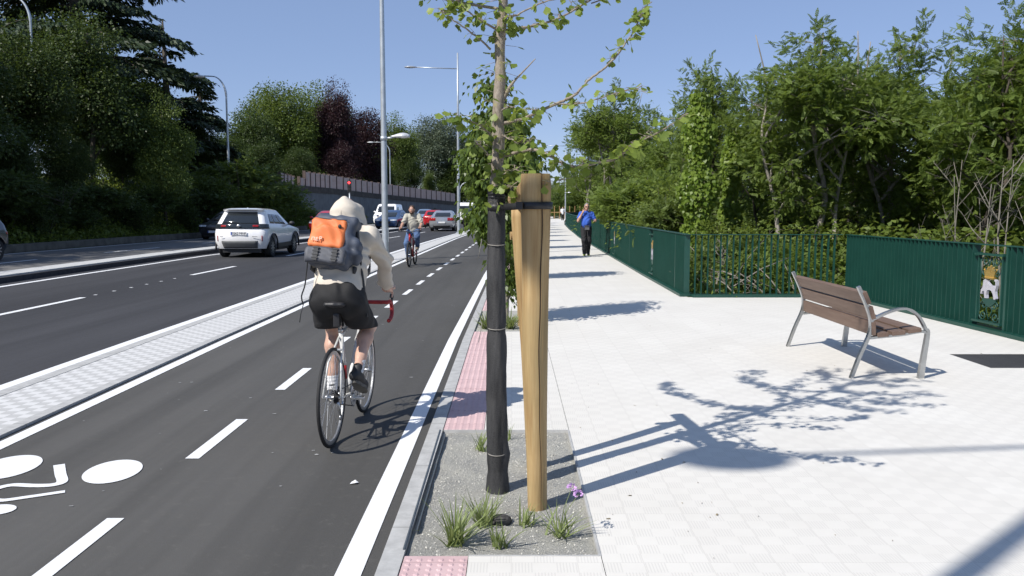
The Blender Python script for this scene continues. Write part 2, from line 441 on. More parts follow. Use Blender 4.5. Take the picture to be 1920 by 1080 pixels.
def soil():
    t = NT('soil_and_leaf_litter'); p = t.wpos()
    c = t.ramp(t.noise(1.1, 6, p, .7), [(.3, (.05, .045, .025)), (.5, (.045, .065, .02)), (.72, (.10, .085, .05))])
    t.set(c, .95); t.bump(t.noise(20, 5, p), .8, .05); return t.m
tag(rawobj('terrain', gv, gf, soil(), smooth=True), kind='structure')
# carriageways
tag(ribbon(MB(), -11.1, -4.48, -12, 300, ZR, nx=6).build('road', m_road), kind='structure')
tag(ribbon(MB(), -18.3, -11.9, -12, 300, ZR, nx=4).build('far_carriageway', m_far), kind='structure')
bl = tag(ribbon(MB(), -3.62, -.58, -12, 300, ZR, nx=2).build('bike_lane', m_bike), kind='structure')
tag(ribbon(MB(), -22, -18.3, -12, 60, ZR+.012, nx=1).build('verge', mat('verge_soil', (.055, .05, .04), .95, var=.4, scale=3)), kind='structure')
# median kerb island
mk = MB(); ribbon(mk, -11.9, -11.17, -12, 140, .13, h=.17, nx=1)
tag(ribbon(MB(), -11.168, -11.02, -12, 140, .10, h=.14).build('kerb_shade_strip', mat('kerb_shade_dark', (.035, .035, .04), .9, var=.3)), kind='structure')  # added strip, coloured near black to stand for shade on the median's kerb face
tag(mk.build('median_kerb', m_kerb2), kind='structure')
# separator between road and bike lane
sp_ = MB(); ribbon(sp_, -4.36, -3.71, -12, 300, .0, h=.05, nx=2); sepo = tag(sp_.build('separator_paving', m_sep), kind='structure')
sk = MB(); ribbon(sk, -4.50, -4.363, -12, 300, .004, h=.06); ribbon(sk, -3.707, -3.61, -12, 300, .004, h=.06)
tag(sk.build('separator_kerb', m_kerb), kind='structure')
# bike kerb
kb = MB(); ribbon(kb, -.60, -.50, -12, 300, .006, h=.06); tag(kb.build('kerb', m_kerb), kind='structure')
# pavement with tree pits
PITS = [3.67+6.95*k for k in range(-1, 14)]; PL = 2.17
pv = MB(); pk = MB(); pits = []
y0 = -12
for py in PITS:
    ribbon(pv, -.20, .41, y0, py, 0); ribbon(pk, -.495, -.203, y0, py, .001); pits.append((py, py+PL)); y0 = py+PL
ribbon(pv, -.20, .41, y0, 300, 0); ribbon(pk, -.495, -.203, y0, 300, .001)
ribbon(pv, .413, 3.12, -12, 14.78, 0, nx=3); ribbon(pv, .413, 3.12, 14.78, 300, 0, nx=3)
# the recess on the right (plaza)
V = [(3.12, -12, 0), (7.1, -12, 0), (6.62-.048*8.17+.12, 8.17, 0), (3.12, 8.17, 0)]
pv.add([(3.12, -12, 0), (7.3, -12, 0), (6.32, 8.17, 0), (3.12, 8.17, 0)], [(0, 1, 2, 3)])
pv.add([(3.12, 8.17, 0), (4.81, 8.17, 0), (4.81, 8.96, 0), (3.12, 8.96, 0)], [(0, 1, 2, 3)])
pv.add([(3.12, 8.96, 0), (6.28, 8.96, 0), (6.0, 14.78, 0), (3.168, 14.78, 0), (3.12, 10, 0)], [(0, 1, 2, 3, 4)])
tag(pv.build('pavement', m_pave), kind='structure')
tag(MB().add([(4.81, 8.17, -.004), (6.32, 8.17, -.004), (6.30, 8.96, -.004), (4.81, 8.96, -.004)], [(0, 1, 2, 3)]).build('asphalt_patch', asphalt('patch_asphalt', (.035, .035, .037), (1, 1, 1))), kind='structure')
# studs on the pink tactile tiles
tk = pk.build('tactile_paving', m_pink); tag(tk, kind='structure')
st = MB()
def stud(x, y, r, zs=.0055):
    V = [(x+r*math.cos(a), y+r*1.25*math.sin(a), .001) for a in [i*math.pi/3 for i in range(6)]]
    V += [(x+r*.55*math.cos(a), y+r*.7*math.sin(a), zs) for a in [i*math.pi/3 for i in range(6)]]
    st.add(V, [(i, (i+1) % 6, 6+(i+1) % 6, 6+i) for i in range(6)]+[tuple(range(6, 12))])
for a, b in [(2.6, PITS[1])]+[(PITS[k]+PL, PITS[k+1]) for k in (1, 2, 3)]:
    y = a+.025
    while y < b-.02:
        for i in range(6): stud(warp(-.47+.049*i, y), y, .015)
        y += .05
st.build('studs', m_pink, tk)
# markings
def line(name, xa, xb, y0, y1, parent, z=ZR+.004):
    return ribbon(MB(), xa, xb, y0, y1, z).build(name, m_paint, parent)
line('edge_line', -.785, -.668, -12, 300, bl)
line('edge_line', -3.56, -3.44, -12, 300, bl)
y = 1.15
dash = MB()
while y < 120:
    ribbon(dash, -2.12, -2.03, y, y+1.0, ZR+.004); y += 2.033
dash.build('lane_dashes', m_paint, bl)
rd = bpy.data.objects['road']
line('edge_line', -4.69, -4.53, -12, 300, rd); line('edge_line', -10.62, -10.48, -12, 300, rd)
ld = MB()
for a, b in ((4.0, 7.0), (11.9, 14.9), (19.95, 22.95), (28, 31), (36, 39), (44.5, 47.5), (53, 56), (61, 64), (70, 73), (79, 82), (88, 91)): ribbon(ld, -7.87, -7.75, a, b, ZR+.004)
for i in range(6): ribbon(ld, -7.84, -7.78, 15.3+i*.72, 15.38+i*.72, ZR+.004)
ld.build('lane_dashes', m_paint, rd)
fl = MB(); fr = bpy.data.objects['far_carriageway']
for k in range(12): ribbon(fl, -15.15, -15.03, 14+8*k, 18+8*k, ZR+.004)
ribbon(fl, -18.0, -17.88, -12, 140, ZR+.004); ribbon(fl, -12.4, -12.28, -12, 140, ZR+.004)
fl.build('lane_lines', m_paint, fr)
# bicycle symbol painted on the lane
sy = MB(); zz = ZR+.005
def poly(pts, z=zz): sy.add([(x, y, z) for x, y in pts], [tuple(range(len(pts)))])
def ellip(cx, cy, a, b, rot=0, n=40):
    return [(cx+a*math.cos(t)*math.cos(rot)-b*math.sin(t)*math.sin(rot), cy+a*math.cos(t)*math.sin(rot)+b*math.sin(t)*math.cos(rot)) for t in [2*math.pi*i/n for i in range(n)]]
poly(ellip(-2.462, 4.955, .165, .235, R(12)))
poly(ellip(-3.16, 5.04, .18, .25, R(10)))
poly(ellip(-2.775, 4.30, .10, .082)); 
def thick(path, w):
    P = smooth_path([(x, y, 0) for x, y in path], 6); L = []; Rr = []
    for i, p in enumerate(P):
        t = (P[min(i+1, len(P)-1)]-P[max(i-1, 0)]).normalized(); nn = Vector((-t.y, t.x, 0))
        ww = w if isinstance(w, (int, float)) else w[0]+(w[1]-w[0])*i/(len(P)-1)
        L.append(p+nn*ww/2); Rr.append(p-nn*ww/2)
    k = len(P); sy.add([(q.x, q.y, zz) for q in L+Rr], [(i, i+1, k+i+1, k+i) for i in range(k-1)])
thick([(-2.865, 5.085), (-2.755, 4.90), (-2.67, 4.76), (-2.70, 4.70), (-2.80, 4.69), (-2.93, 4.70), (-2.985, 4.62), (-2.93, 4.50), (-2.84, 4.445), (-2.72, 4.50), (-2.56, 4.59)], [.065, .045])
thick([(-3.24, 4.3), (-3.1, 4.42), (-2.96, 4.56)], .08)
sy.build('bicycle_symbol', m_paint, bl)
# litter and paint chips on the lane
MB().add([(-.955, 4.72, ZR+.004), (-.92, 4.715, ZR+.012), (-.905, 4.74, ZR+.006), (-.93, 4.765, ZR+.014), (-.95, 4.75, ZR+.006)], [(0, 1, 2, 3, 4)]).build('litter', mat('white_litter', (.8, .8, .8), .6))
tag(bpy.data.objects['litter'], 'small white scrap of paper lying on the bike lane beside the edge line', 'litter')
rg = random.Random(5); ch = MB()
for i in range(46):
    x = rg.uniform(-3.3, -.9); y = rg.uniform(4, 14); a = rg.uniform(.006, .022); b = a*rg.uniform(.3, .8)
    ch.add([(x+a*math.cos(t)*rg.uniform(.6, 1.1), y+b*math.sin(t)*rg.uniform(.6, 1.1), ZR+.004) for t in [i_*math.pi/3 for i_ in range(6)]], [tuple(range(6))])
ch.build('paint_specks', mat('grey_paint_specks', (.35, .35, .35), .8), bl)
# tree pits
def gravelmat():
    t = NT('fine_grey_gravel'); p = t.wpos()
    a = t.noise(75, 6, p, .9); b = t.noise(3.2, 5, p, .7)
    c = t.ramp(a, [(.3, (.34, .335, .295)), (.52, (.52, .51, .455)), (.75, (.70, .69, .62))])
    c = t.mix(t.ramp(b, [(.4, (0,)*3), (.6, (.75,)*3)]), c, t.ramp(a, [(.3, (.27, .265, .25)), (.7, (.53, .525, .49))]))
    t.set(c, .95); t.bump(a, 1, .02); return t.m
m_grav = gravelmat(); rg = random.Random(11)
for k, (a, b) in enumerate(pits):
    near = k == 1; nx, ny = (36, 80) if near else (6, 12)
    V = []; cx = warp(0, a)
    for j in range(ny+1):
        for i in range(nx+1):
            x = -.497+.908*i/nx; y = a+(b-a)*j/ny; 
            h = mnoise.noise(Vector((x*5, y*5, 3)))*.012+mnoise.noise(Vector((x*22, y*22, 1)))*.004 if 0 < i < nx and 0 < j < ny else 0
            V.append((x+cx, y, -.018+h))
    o = rawobj('tree_pit_gravel', V, [(j*(nx+1)+i, j*(nx+1)+i+1, (j+1)*(nx+1)+i+1, (j+1)*(nx+1)+i) for j in range(ny) for i in range(nx)], m_grav, smooth=True)
    tag(o, kind='structure')
    fm = MB()
    fm.box(cx+.400, cx+.412, a, b, -.03, .004); fm.box(cx-.2, cx+.40, a-.002, a+.008, -.03, .004); fm.box(cx-.495, cx+.40, b-.008, b+.002, -.03, .003)
    fo = fm.build('pit_edging', m_kerb, o)
    if near:
        gm = MB(); gm.box(-.492, -.484, a+.06, b-.02, -.03, .012, Matrix.Rotation(R(.3), 4, 'Z')); gm.box(-.476, -.470, a+.3, b-.12, -.03, .006)
        gm.build('root_barrier', mat('dark_plastic_strip', (.07, .085, .10), .5), o)
        pe = MB()
        for _ in range(3600):
            x = rg.uniform(-.47, .38); y = rg.uniform(a+.03, b-.03); r = rg.choice((.003, .003, .004, .006))*rg.uniform(.8, 1.2)
            z = -.017+mnoise.noise(Vector((x*5, y*5, 3)))*.012; q = [rg.uniform(.6, 1.3) for _ in range(6)]
            pe.add([(x+r*q[0], y, z), (x, y+r*q[1], z), (x-r*q[2], y, z), (x, y-r*q[3], z), (x, y, z+r*q[4])], [(0, 1, 4), (1, 2, 4), (2, 3, 4), (3, 0, 4)])
        tag(pe.build('loose_gravel', mat('pebbles', (.44, .43, .39), .9, var=.6, scale=60)), kind='stuff')

# grit, leaf scraps and grass blades blown on the pavement
gr = MB(); rg = random.Random(71)
for i in range(75):
    x = rg.uniform(.5, 6.0); y = rg.uniform(3.6, 14)
    if rg.random() < .35: x = rg.uniform(.42, 1.2); y = rg.uniform(3.5, 8)
    a = rg.choice((.004, .006, .008, .014)); th = rg.uniform(0, 6.28); b = a*rg.uniform(.3, .7)
    gr.add([(x+a*math.cos(t)*math.cos(th)-b*math.sin(t)*math.sin(th), y+a*math.cos(t)*math.sin(th)+b*math.sin(t)*math.cos(th), .004+.002*math.sin(t*2)) for t in [k*1.2566 for k in range(5)]], [tuple(range(5))])
gr.build('grit_and_leaf_scraps', mat('brown_scraps', (.20, .16, .10), .9, var=.6, scale=4), bpy.data.objects['pavement'])
# ================================================================ VEGETATION
def rand_rot(n, rng, up=None, spread=1.0):
    """n rotation matrices: random, or with local z near `up`"""
    z = rng.normal(size=(n, 3))
    if up is not None: z = np.asarray(up)+z*spread
    z /= np.linalg.norm(z, axis=1, keepdims=True)
    a = rng.normal(size=(n, 3)); x = a-(a*z).sum(1, keepdims=True)*z; x /= np.linalg.norm(x, axis=1, keepdims=True)
    return np.stack([x, np.cross(z, x), z], -1)      # columns
def dir_rot(d, up, rng, roll=.5):
    """local y along d, z near up"""
    d = d/np.linalg.norm(d, axis=1, keepdims=True)
    u = np.asarray(up)+rng.normal(size=d.shape)*roll; z = u-(u*d).sum(1, keepdims=True)*d
    z /= np.maximum(1e-6, np.linalg.norm(z, axis=1, keepdims=True)); x = np.cross(d, z)
    return np.stack([x, d, z], -1)
def scatter(base_v, base_f, P, M, s):
    """copies of a base shape -> V,F"""
    bv = np.array(base_v, float); bf = np.array(base_f)
    V = np.einsum('nij,kj->nki', M, bv)*s[:, None, None]+P[:, None, :]
    F = bf[None]+(np.arange(len(P))*len(bv))[:, None, None]
    return V.reshape(-1, 3), F.reshape(-1, bf.shape[1])
def leaflet(w=.36, l=1.0, fold=.12, droop=.15):
    v = [(0, 0, 0), (w, l*.42, fold), (0, l, -droop*l), (-w, l*.42, fold)]
    return v, [(0, 1, 2, 3)]
def leaf2(w=.36, l=1, fold=.1, droop=.25):     # two quads folded on the midrib
    v = [(0, 0, 0), (0, l*.5, 0), (0, l, -droop), (w, l*.38, fold), (w*.6, l*.75, fold*.5-droop*.5), (-w, l*.38, fold), (-w*.6, l*.75, fold*.5-droop*.5)]
    return v, [(0, 3, 4, 1), (1, 4, 2, 2), (0, 1, 6, 5), (1, 2, 2, 6)]
def frond(n=4, w=.21, l=.33, droop=.12):
    """pinnate leaf, total length 1"""
    V = []; F = []
    for i in range(n):
        t = .15+.8*i/n; z = -droop*t*t
        for sgn in (-1, 1):
            k = len(V); a = R(55-20*t)
            dx, dy = math.sin(a)*sgn, math.cos(a); ll = l*(1-.35*abs(t-.45)); px, py = -dy, dx
            b = (0, t, z); 
            V += [b, (b[0]+dx*ll*.45+px*w*.5, b[1]+dy*ll*.45+py*w*.5, z-.01), (b[0]+dx*ll, b[1]+dy*ll, z-.09), (b[0]+dx*ll*.45-px*w*.5, b[1]+dy*ll*.45-py*w*.5, z-.01)]
            F.append((k, k+1, k+2, k+3))
    k = len(V); V += [(0, .92, -droop*.85), (w*.5, 1.05, -droop), (0, 1.25, -droop*1.3), (-w*.5, 1.05, -droop)]; F.append((k, k+1, k+2, k+3))
    return V, F
def nrm(a): return a/np.maximum(1e-9, np.linalg.norm(a, axis=-1, keepdims=True))
BARK = {}
def barkmat(name, col, sc=20):
    if name in BARK: return BARK[name]
    t = NT(name); p = t.pos()
    f = t.noise(sc, 5, p, .7, stretch=(1, 1, .25)); t.set(t.ramp(f, [(.3, v3(col, .55)), (.7, v3(col, 1.3))]), .9); t.bump(f, .7, .01)
    BARK[name] = t.m; return t.m
def crown_clusters(rng, c, rad, nl, ncl, shell=.55, lobe=.42, minz=None):
    """lobes spread through an ellipsoid, clusters on each lobe"""
    d = nrm(rng.normal(size=(nl, 3))); d[:, 2] = np.abs(d[:, 2])*np.where(rng.random(nl) < .72, 1, -1)
    L = np.asarray(c)+d*np.asarray(rad)*rng.uniform(.35, .78, (nl, 1))
    lr = rng.uniform(.75, 1.25, nl)*lobe*np.mean(rad)
    k = rng.integers(0, nl, ncl); dd = nrm(rng.normal(size=(ncl, 3)))
    rr = rng.uniform(shell, 1.0, (ncl, 1))**.8
    P = L[k]+dd*rr*lr[k][:, None]*np.array([1, 1, .85])
    if minz is not None: P[:, 2] = np.maximum(P[:, 2], minz+rng.random(ncl)*.4)
    return L, lr, P, k, dd
def tree_meshes(seed, H, th, rad, nl=11, ncl=420, per=12, spread=.34, ls=.10, base=None, droop=.3, tr=.12, twigs=True, lobe=.42, shell=.5, kind='leaf', stems=1, up=.35, limb=.35, minz=.3):
    """returns (trunk V,F,  leaf V,F, rnd)"""
    rng = np.random.default_rng(seed); rg = random.Random(seed)
    cz = (H+th)/2; c = np.array([0, 0, cz]); rad3 = np.array([rad[0], rad[1], (H-th)/2])
    L, lr, P, kk, dd = crown_clusters(rng, c, rad3, nl, ncl, shell, lobe, minz)
    mb = MB(); roots = []
    for s_ in range(stems):
        a = rg.uniform(0, 6.28); off = .12*stems*s_*rad[0]*.4
        top = Vector((math.cos(a)*off*2.2, math.sin(a)*off*2.2, H*.86)); b0 = Vector((math.cos(a)*off*.4, math.sin(a)*off*.4, -.3))
        pts = [b0.lerp(top, t)+Vector((rg.uniform(-1, 1), rg.uniform(-1, 1), 0))*.035*H*math.sin(t*3.1) for t in [i/6 for i in range(7)]]
        pts = smooth_path(pts, 3); r0 = tr*(1 if s_ == 0 else .7)
        mb.tube(pts, [r0*(1-.88*i/(len(pts)-1)) for i in range(len(pts))], 8); roots.append(pts)
    for i in range(nl):
        pts = roots[i % stems]; tgt = Vector(L[i]); 
        zc = max(th*.75, min(H*.8, tgt.z-rg.uniform(.5, 1)*(abs(tgt.x)+abs(tgt.y)+.3)*.7))
        st_ = min(pts, key=lambda p: abs(p.z-zc)); mid = st_.lerp(tgt, .5)+Vector((rg.uniform(-.1, .1), rg.uniform(-.1, .1), rg.uniform(-.05, .15)))*lr[i]*2
        r1 = tr*limb*rg.uniform(.7, 1.1)
        pa = smooth_path([st_, mid, tgt], 5); mb.tube(pa, [r1*(1-.75*j/(len(pa)-1)) for j in range(len(pa))], 6, cap=False)
        if twigs:
            idx = np.nonzero(kk == i)[0]
            for j in idx[:int(len(idx)*.55)]:
                q = Vector(P[j]); m2 = tgt.lerp(q, .5)+Vector((rg.uniform(-1, 1), rg.uniform(-1, 1), rg.uniform(-.6, 1)))*.12*lr[i]
                mb.tube([tgt, m2, q], [r1*.22, r1*.14, r1*.05], 3, cap=False)
    n = ncl*per; k = np.repeat(np.arange(ncl), per)
    off = rng.normal(size=(n, 3))*spread*np.array([1, 1, .75]); pos = P[k]+off
    if base is None: base = leaflet()
    if kind == 'spray':
        tt = rng.random(n); lat = nrm(np.cross(dd[k]+rng.normal(size=(ncl, 3))[k]*.25, np.array([0, 0, 1.]))); sg = np.where(rng.random(n) < .5, -1, 1)[:, None]
        ax = nrm(dd[k]*np.array([1, 1, .55])+rng.normal(size=(ncl, 3))[k]*.35+np.array([0, 0, .12])); pos = P[k]+ax*(tt*spread*2.6-spread)[:, None]+rng.normal(size=(n, 3))*spread*.22
        out = nrm(ax*.75+lat*sg*.8*(1.1-tt)[:, None]+rng.normal(size=(n, 3))*.42+np.array([0, 0, -droop*.2])); off = pos-P[k]
    if kind != 'spray': out = nrm(off*1.0+dd[k]*.6*spread+rng.normal(size=(n, 3))*.25*spread+np.array([0, 0, -droop*spread]))
    M = dir_rot(out, (0, 0, 1), rng, 1-up)
    s = ls*rng.uniform(.65, 1.3, n)
    V, F = scatter(base[0], base[1], pos, M, s)
    nf = len(base[1]); r = np.repeat(np.clip(rng.normal(.5, .2, n)+np.repeat(rng.normal(0, .14, ncl), per), 0, 1), nf)
    return mb, V, F, r
def make_mesh(name, V, F, m, rnd=None):
    me = npmesh(name, V, F, m, rnd=rnd); d = me.data; bpy.data.objects.remove(me); return d
class TreeKind:
    def __init__(s, name, trunkmat, leafm, **kw):
        mb, V, F, r = tree_meshes(**kw)
        s.H = kw['H']; o = mb.build('trunk', trunkmat, smooth=True); s.tm = o.data; bpy.data.objects.remove(o)
        s.lm = make_mesh('crown', V, F, leafm, r); s.name = name
    def put(s, name, label, cat, loc, H, rz=0, group=None, lm=None, wide=1.0):
        e = empty(name, label, cat, loc, rz, group); k = H/s.H; e.scale = (k*wide, k*wide, k)
        a = bpy.data.objects.new('trunk', s.tm); b = bpy.data.objects.new('crown', s.lm)
        for q in (a, b): C.objects.link(q); q.parent = e
        if lm: b.material_slots[0].link = 'OBJECT'; b.material_slots[0].material = lm
        return e
bk_pale = barkmat('pale_bark', (.26, .235, .20)); bk_dark = barkmat('dark_bark', (.085, .07, .055)); bk_grey = barkmat('grey_twig_bark', (.22, .20, .165), 12)
lf_ash = leafmat('ash_leaves', (.085, .130, .026), (.195, .270, .060), .52)
lf_ivy = leafmat('ivy_leaves', (.09, .16, .02), (.25, .34, .055), .46, .4)
lf_scrub = leafmat('scrub_leaves', (.075, .120, .022), (.205, .270, .060), .45)
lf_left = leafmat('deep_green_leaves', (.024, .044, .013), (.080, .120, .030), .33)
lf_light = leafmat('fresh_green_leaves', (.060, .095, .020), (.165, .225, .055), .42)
lf_beech = leafmat('copper_beech_leaves', (.020, .009, .011), (.060, .026, .030), .18)
lf_silver = leafmat('grey_green_leaves', (.05, .075, .045), (.17, .21, .14), .2)
lf_cedar = leafmat('cedar_needles', (.014, .028, .014), (.045, .070, .030), .12)
fr5 = frond()
ashA = TreeKind('ashA', bk_pale, lf_ash, seed=1, H=9, th=1.8, rad=(2.5, 2.4), nl=26, ncl=800, per=15, spread=.25, ls=.165, base=fr5, droop=.35, tr=.12, stems=3, lobe=.27, shell=.35, kind='spray')
ashB = TreeKind('ashB', bk_pale, lf_ash, seed=2, H=9, th=2.0, rad=(2.0, 2.0), nl=22, ncl=580, per=15, spread=.24, ls=.165, base=fr5, droop=.3, tr=.10, stems=2, lobe=.28, shell=.35, kind='spray')
ashC = TreeKind('ashC', bk_dark, lf_ash, seed=3, H=9, th=1.8, rad=(1.5, 1.5), nl=22, ncl=400, per=15, spread=.23, ls=.16, base=fr5, droop=.3, tr=.09, lobe=.27, shell=.35, kind='spray')
scrA = TreeKind('scrA', bk_dark, lf_scrub, seed=4, H=4, th=.1, rad=(1.7, 1.7), nl=18, ncl=440, per=11, spread=.24, ls=.135, base=leaflet(.33), droop=.4, tr=.05, stems=3, lobe=.30, shell=.35)
scrB = TreeKind('scrB', bk_dark, lf_scrub, seed=5, H=4, th=.1, rad=(1.5, 1.5), nl=16, ncl=380, per=8, spread=.24, ls=.22, base=fr5, droop=.3, tr=.04, stems=4, lobe=.32, shell=.3, kind='spray')
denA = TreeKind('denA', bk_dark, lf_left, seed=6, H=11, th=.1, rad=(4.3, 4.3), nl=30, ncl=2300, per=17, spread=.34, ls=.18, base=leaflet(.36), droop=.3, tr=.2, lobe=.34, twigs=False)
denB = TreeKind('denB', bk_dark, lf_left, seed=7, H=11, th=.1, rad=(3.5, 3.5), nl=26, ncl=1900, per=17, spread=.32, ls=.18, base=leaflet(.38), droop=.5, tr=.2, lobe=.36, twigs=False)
def at(px, py, Y):
    F = 1546.7; p = R(5.54); cx = (px-960)/F; cy = (py-540)/F
    fy = math.cos(p)-cy*math.sin(p); fz = -math.sin(p)-cy*math.cos(p); t = Y/fy
    return cx*t, 1.6+fz*t
rg = random.Random(77)
# --- right-hand wood beyond the railing
rt = [  # px, distance, top y, kind
 (1335, 24, 92, ashC), (1425, 22.5, 145, ashC), (1545, 19.5, 16, ashA), (1690, 21, 34, ashA), (1610, 24, 95, ashB), (1885, 17, 12, ashC),
 (1975, 18, -30, ashB), (1800, 25, 165, ashC), (1475, 29, 230, ashC), (1385, 32, 200, ashC), (1600, 36, 215, ashC), (1745, 33, 250, ashC), (1845, 33, 235, ashC),
  (1262, 36, 212, ashC), (1235, 52, 262, ashB), (1150, 56, 150, ashA), (1105, 70, 215, ashB), (1182, 66, 180, ashA), (1300, 45, 230, ashA), (2080, 22, -30, ashA), (1930, 24, 90, ashB)]
rlab = ['tall ash tree standing clear against the sky left of the wood', 'broad ash tree left of the tallest crown beyond the railing', 'tallest feathery ash tree directly behind the open railing bars', 'pale stemmed ash tree right of the tallest one', 'bushy ash tree behind the left end of the right hand railing', 'slender dark ash tree above the crest panel at the right',
 'dark ash tree cut by the right edge of the picture', 'thin ash tree in the low gap of the skyline at the right', 'ash tree in the second row behind the broad left ash', 'ash tree in the second row left of the open bars', 'second row ash tree behind the tallest ash', 'second row ash tree between the bushy and slender ashes', 'second row ash tree behind the crest panel',
 'sparse ash tree beside the small gap of pale sky', 'low ash tree just right of the lone round crown', 'lone tall rounded tree rising above the curved railing', 'small tree left of the lone rounded tree', 'darker tree joined to the right of the lone rounded tree', 'distant ash tree right of the pale sky gap', 'ash tree just past the right edge of the picture', 'back row ash tree behind the dark right edge ash']
for i, (px, d, ty, kd) in enumerate(rt):
    x, zt = at(px, ty, d); zb = terr(x, d)
    kd.put('ash_tree', rlab[i], 'tree', (x, d, zb-.05), (zt-zb)*1.09, rz=rg.uniform(0, 6.28), group='trees in the wood beyond the railing')
# --- undergrowth along the railing
sh = []
pxs = [(1075, 52, 365), (1095, 44, 355), (1120, 40, 350), (1150, 36, 350), (1180, 33, 320), (1215, 29, 310), (1245, 26, 330), (1280, 22, 340), (1225, 24, 370), (1180, 27, 390), (1345, 19.5, 403), (1385, 18, 423), (1420, 18.5, 413), (1470, 17.8, 428), (1530, 18, 403), (1590, 18.5, 423), (1640, 19, 403), (1690, 18, 423), (1745, 17, 403), (1790, 16.5, 423), (1835, 18, 403), (1890, 15.5, 468), (1940, 16, 403), (1320, 17.6, 470), (1400, 17.2, 463), (1500, 17, 470), (1460, 24, 338), (1560, 25, 358), (1660, 25, 338), (1760, 24, 358), (1850, 24, 338), (1310, 28, 358), (1210, 40, 310), (1290, 34, 280), (1140, 48, 340), (1920, 20, 423)]
pos_words = ['at the far bend of the curved railing', 'behind the far end of the curved railing', 'above the walking man, left side', 'directly behind the walking man', 'right of the walking man, behind the railing', 'in the middle of the curved railing', 'under the small gap of sky', 'left of the ivy covered trunk', 'low against the middle of the curved railing', 'low behind the narrow slot in the curved railing', 'right of the ivy covered trunk', 'behind the first open bars',
 'behind the left third of the open bars', 'behind the middle of the open bars', 'behind the right half of the open bars', 'behind the right end of the open bars', 'behind the bench back', 'behind the bench armrest', 'left of the bare saplings', 'just left of the tallest bare sapling', 'among the bare saplings', 'over the crest panel', 'at the right edge of the picture', 'seen through the leftmost open bars', 'low, seen through the open bars left of centre', 'low, seen through the open bars right of centre']
for i, (px, d, ty) in enumerate(pxs):
    x, zt = at(px, ty, d); x = max(x, fence_x(d)+cR(d)+1.9) if px < 1200 else max(x, fence_x(d)+cR(d)+1.2); zb = terr(x, d); kd = (scrA, scrB)[i % 2]
    lab = 'leafy green shrub '+pos_words[i] if i < len(pos_words) else 'shaded shrub deep in the ash wood '+('behind the left open bars', 'behind the middle open bars', 'behind the right open bars', 'behind the bench back', 'behind the saplings', 'behind the ivy wrapped trunks', 'behind the narrow slot of the curved railing', 'left of the ivy wrapped trunks', 'behind the walking man', 'at the right edge')[i-len(pos_words)]
    kd.put('shrub', lab, 'shrub', (x, d, zb-.05), max(1.2, (zt-zb)*1.05), rz=rg.uniform(0, 6.28), group='undergrowth beyond the railing' if i < len(pos_words) else 'shaded shrubs deep in the ash wood', wide=rg.uniform(.95, 1.25), lm=(lf_scrub, lf_ash, lf_scrub, lf_light)[i % 4])
# ivy covered trunk
def ivy_column(px, d, ty, by, label, w=.45):
    rng = np.random.default_rng(px); x, zt = at(px, ty, d); zb = terr(x, d)
    e = empty('ivy_covered_tree', label, 'tree', (x, d, zb)); h = zt-zb
    mb = MB(); P = smooth_path([(0, 0, -.2), (.1, 0, h*.35), (-.08, .1, h*.7), (.12, 0, h)], 5); mb.tube(P, [.12-.09*i/(len(P)-1) for i in range(len(P))], 8); mb.build('trunk', bk_dark, e, True)
    n = 6500; t = rng.random(n)**.9; z = t*h; wv = w*(.55+.45*np.sin(z*2.3+px)**2)*(1.1-.5*t)
    a = rng.random(n)*6.28; r = wv*(.55+.5*rng.random(n)); pos = np.stack([np.cos(a)*r, np.sin(a)*r, z], 1)
    M = dir_rot(np.stack([np.cos(a)*.6, np.sin(a)*.6, -np.ones(n)*.7], 1)+rng.normal(size=(n, 3))*.4, (0, 0, 1), rng, .8)
    M = dir_rot(np.stack([np.cos(a)*.5, np.sin(a)*.5, -np.ones(n)*.9], 1)+rng.normal(size=(n, 3))*.35, (0, -1, .5), rng, .7)
    V, F = scatter(*leaflet(.46), pos, M, .10*rng.uniform(.6, 1.3, n)); npmesh('ivy', V, F, lf_ivy, e, rnd=rng.random(n))
ivy_column(1312, 20, 175, 500, 'trunk wrapped in bright yellow green ivy behind the corner of the railing', .55)
ivy_column(1372, 21.5, 250, 500, 'thinner ivy wrapped trunk right of the brighter one', .32)
# bare saplings and dead twigs
def bare(px, d, ty, label, seed, lean=0, r=.035, nb=9):
    rg2 = random.Random(seed); x, zt = at(px, ty, d); zb = terr(x, d); h = zt-zb
    e = empty('bare_sapling', label, 'sapling', (x, d, zb), 0, 'bare grey saplings behind the railing'); mb = MB()
    P = smooth_path([(0, 0, -.1), (lean*.3+rg2.uniform(-.08, .08), 0, h*.33), (lean*.7+rg2.uniform(-.1, .1), 0, h*.66), (lean, 0, h)], 5)
    mb.tube(P, [r*.8*(1-.8*i/(len(P)-1)) for i in range(len(P))], 6); mb.build('trunk', bk_grey, e, True); tb = MB()
    for i in range(nb-2):
        p = P[int(len(P)*rg2.uniform(.3, .92))]; a = rg2.uniform(0, 6.28); l = h*rg2.uniform(.12, .3)
        q = p+Vector((math.cos(a)*.6, math.sin(a)*.5, rg2.uniform(.5, 1)))*l; m_ = p.lerp(q, .5)+Vector((0, 0, -.06*l)); tb.tube([p, m_, q], [r*.35, r*.22, r*.08], 4)
        for _ in range(3):
            s2 = m_.lerp(q, rg2.random()); tb.tube([s2, s2+Vector((rg2.uniform(-1, 1), rg2.uniform(-.6, .6), rg2.uniform(.1, 1)))*l*.35], [r*.14, r*.05], 3)
    tb.build('branches', bk_grey, e, True)
bl_ = [(1846, 14.5, 345, .12, .035), (1893, 14.2, 315, -.1, .04), (1815, 15, 330, -.25, .03), (1880, 15, 300, .2, .035), (1915, 14, 330, .3, .04), (1790, 16.5, 300, .15, .03), (1860, 17, 280, -.3, .03), (1345, 17.2, 460, .1, .05)]
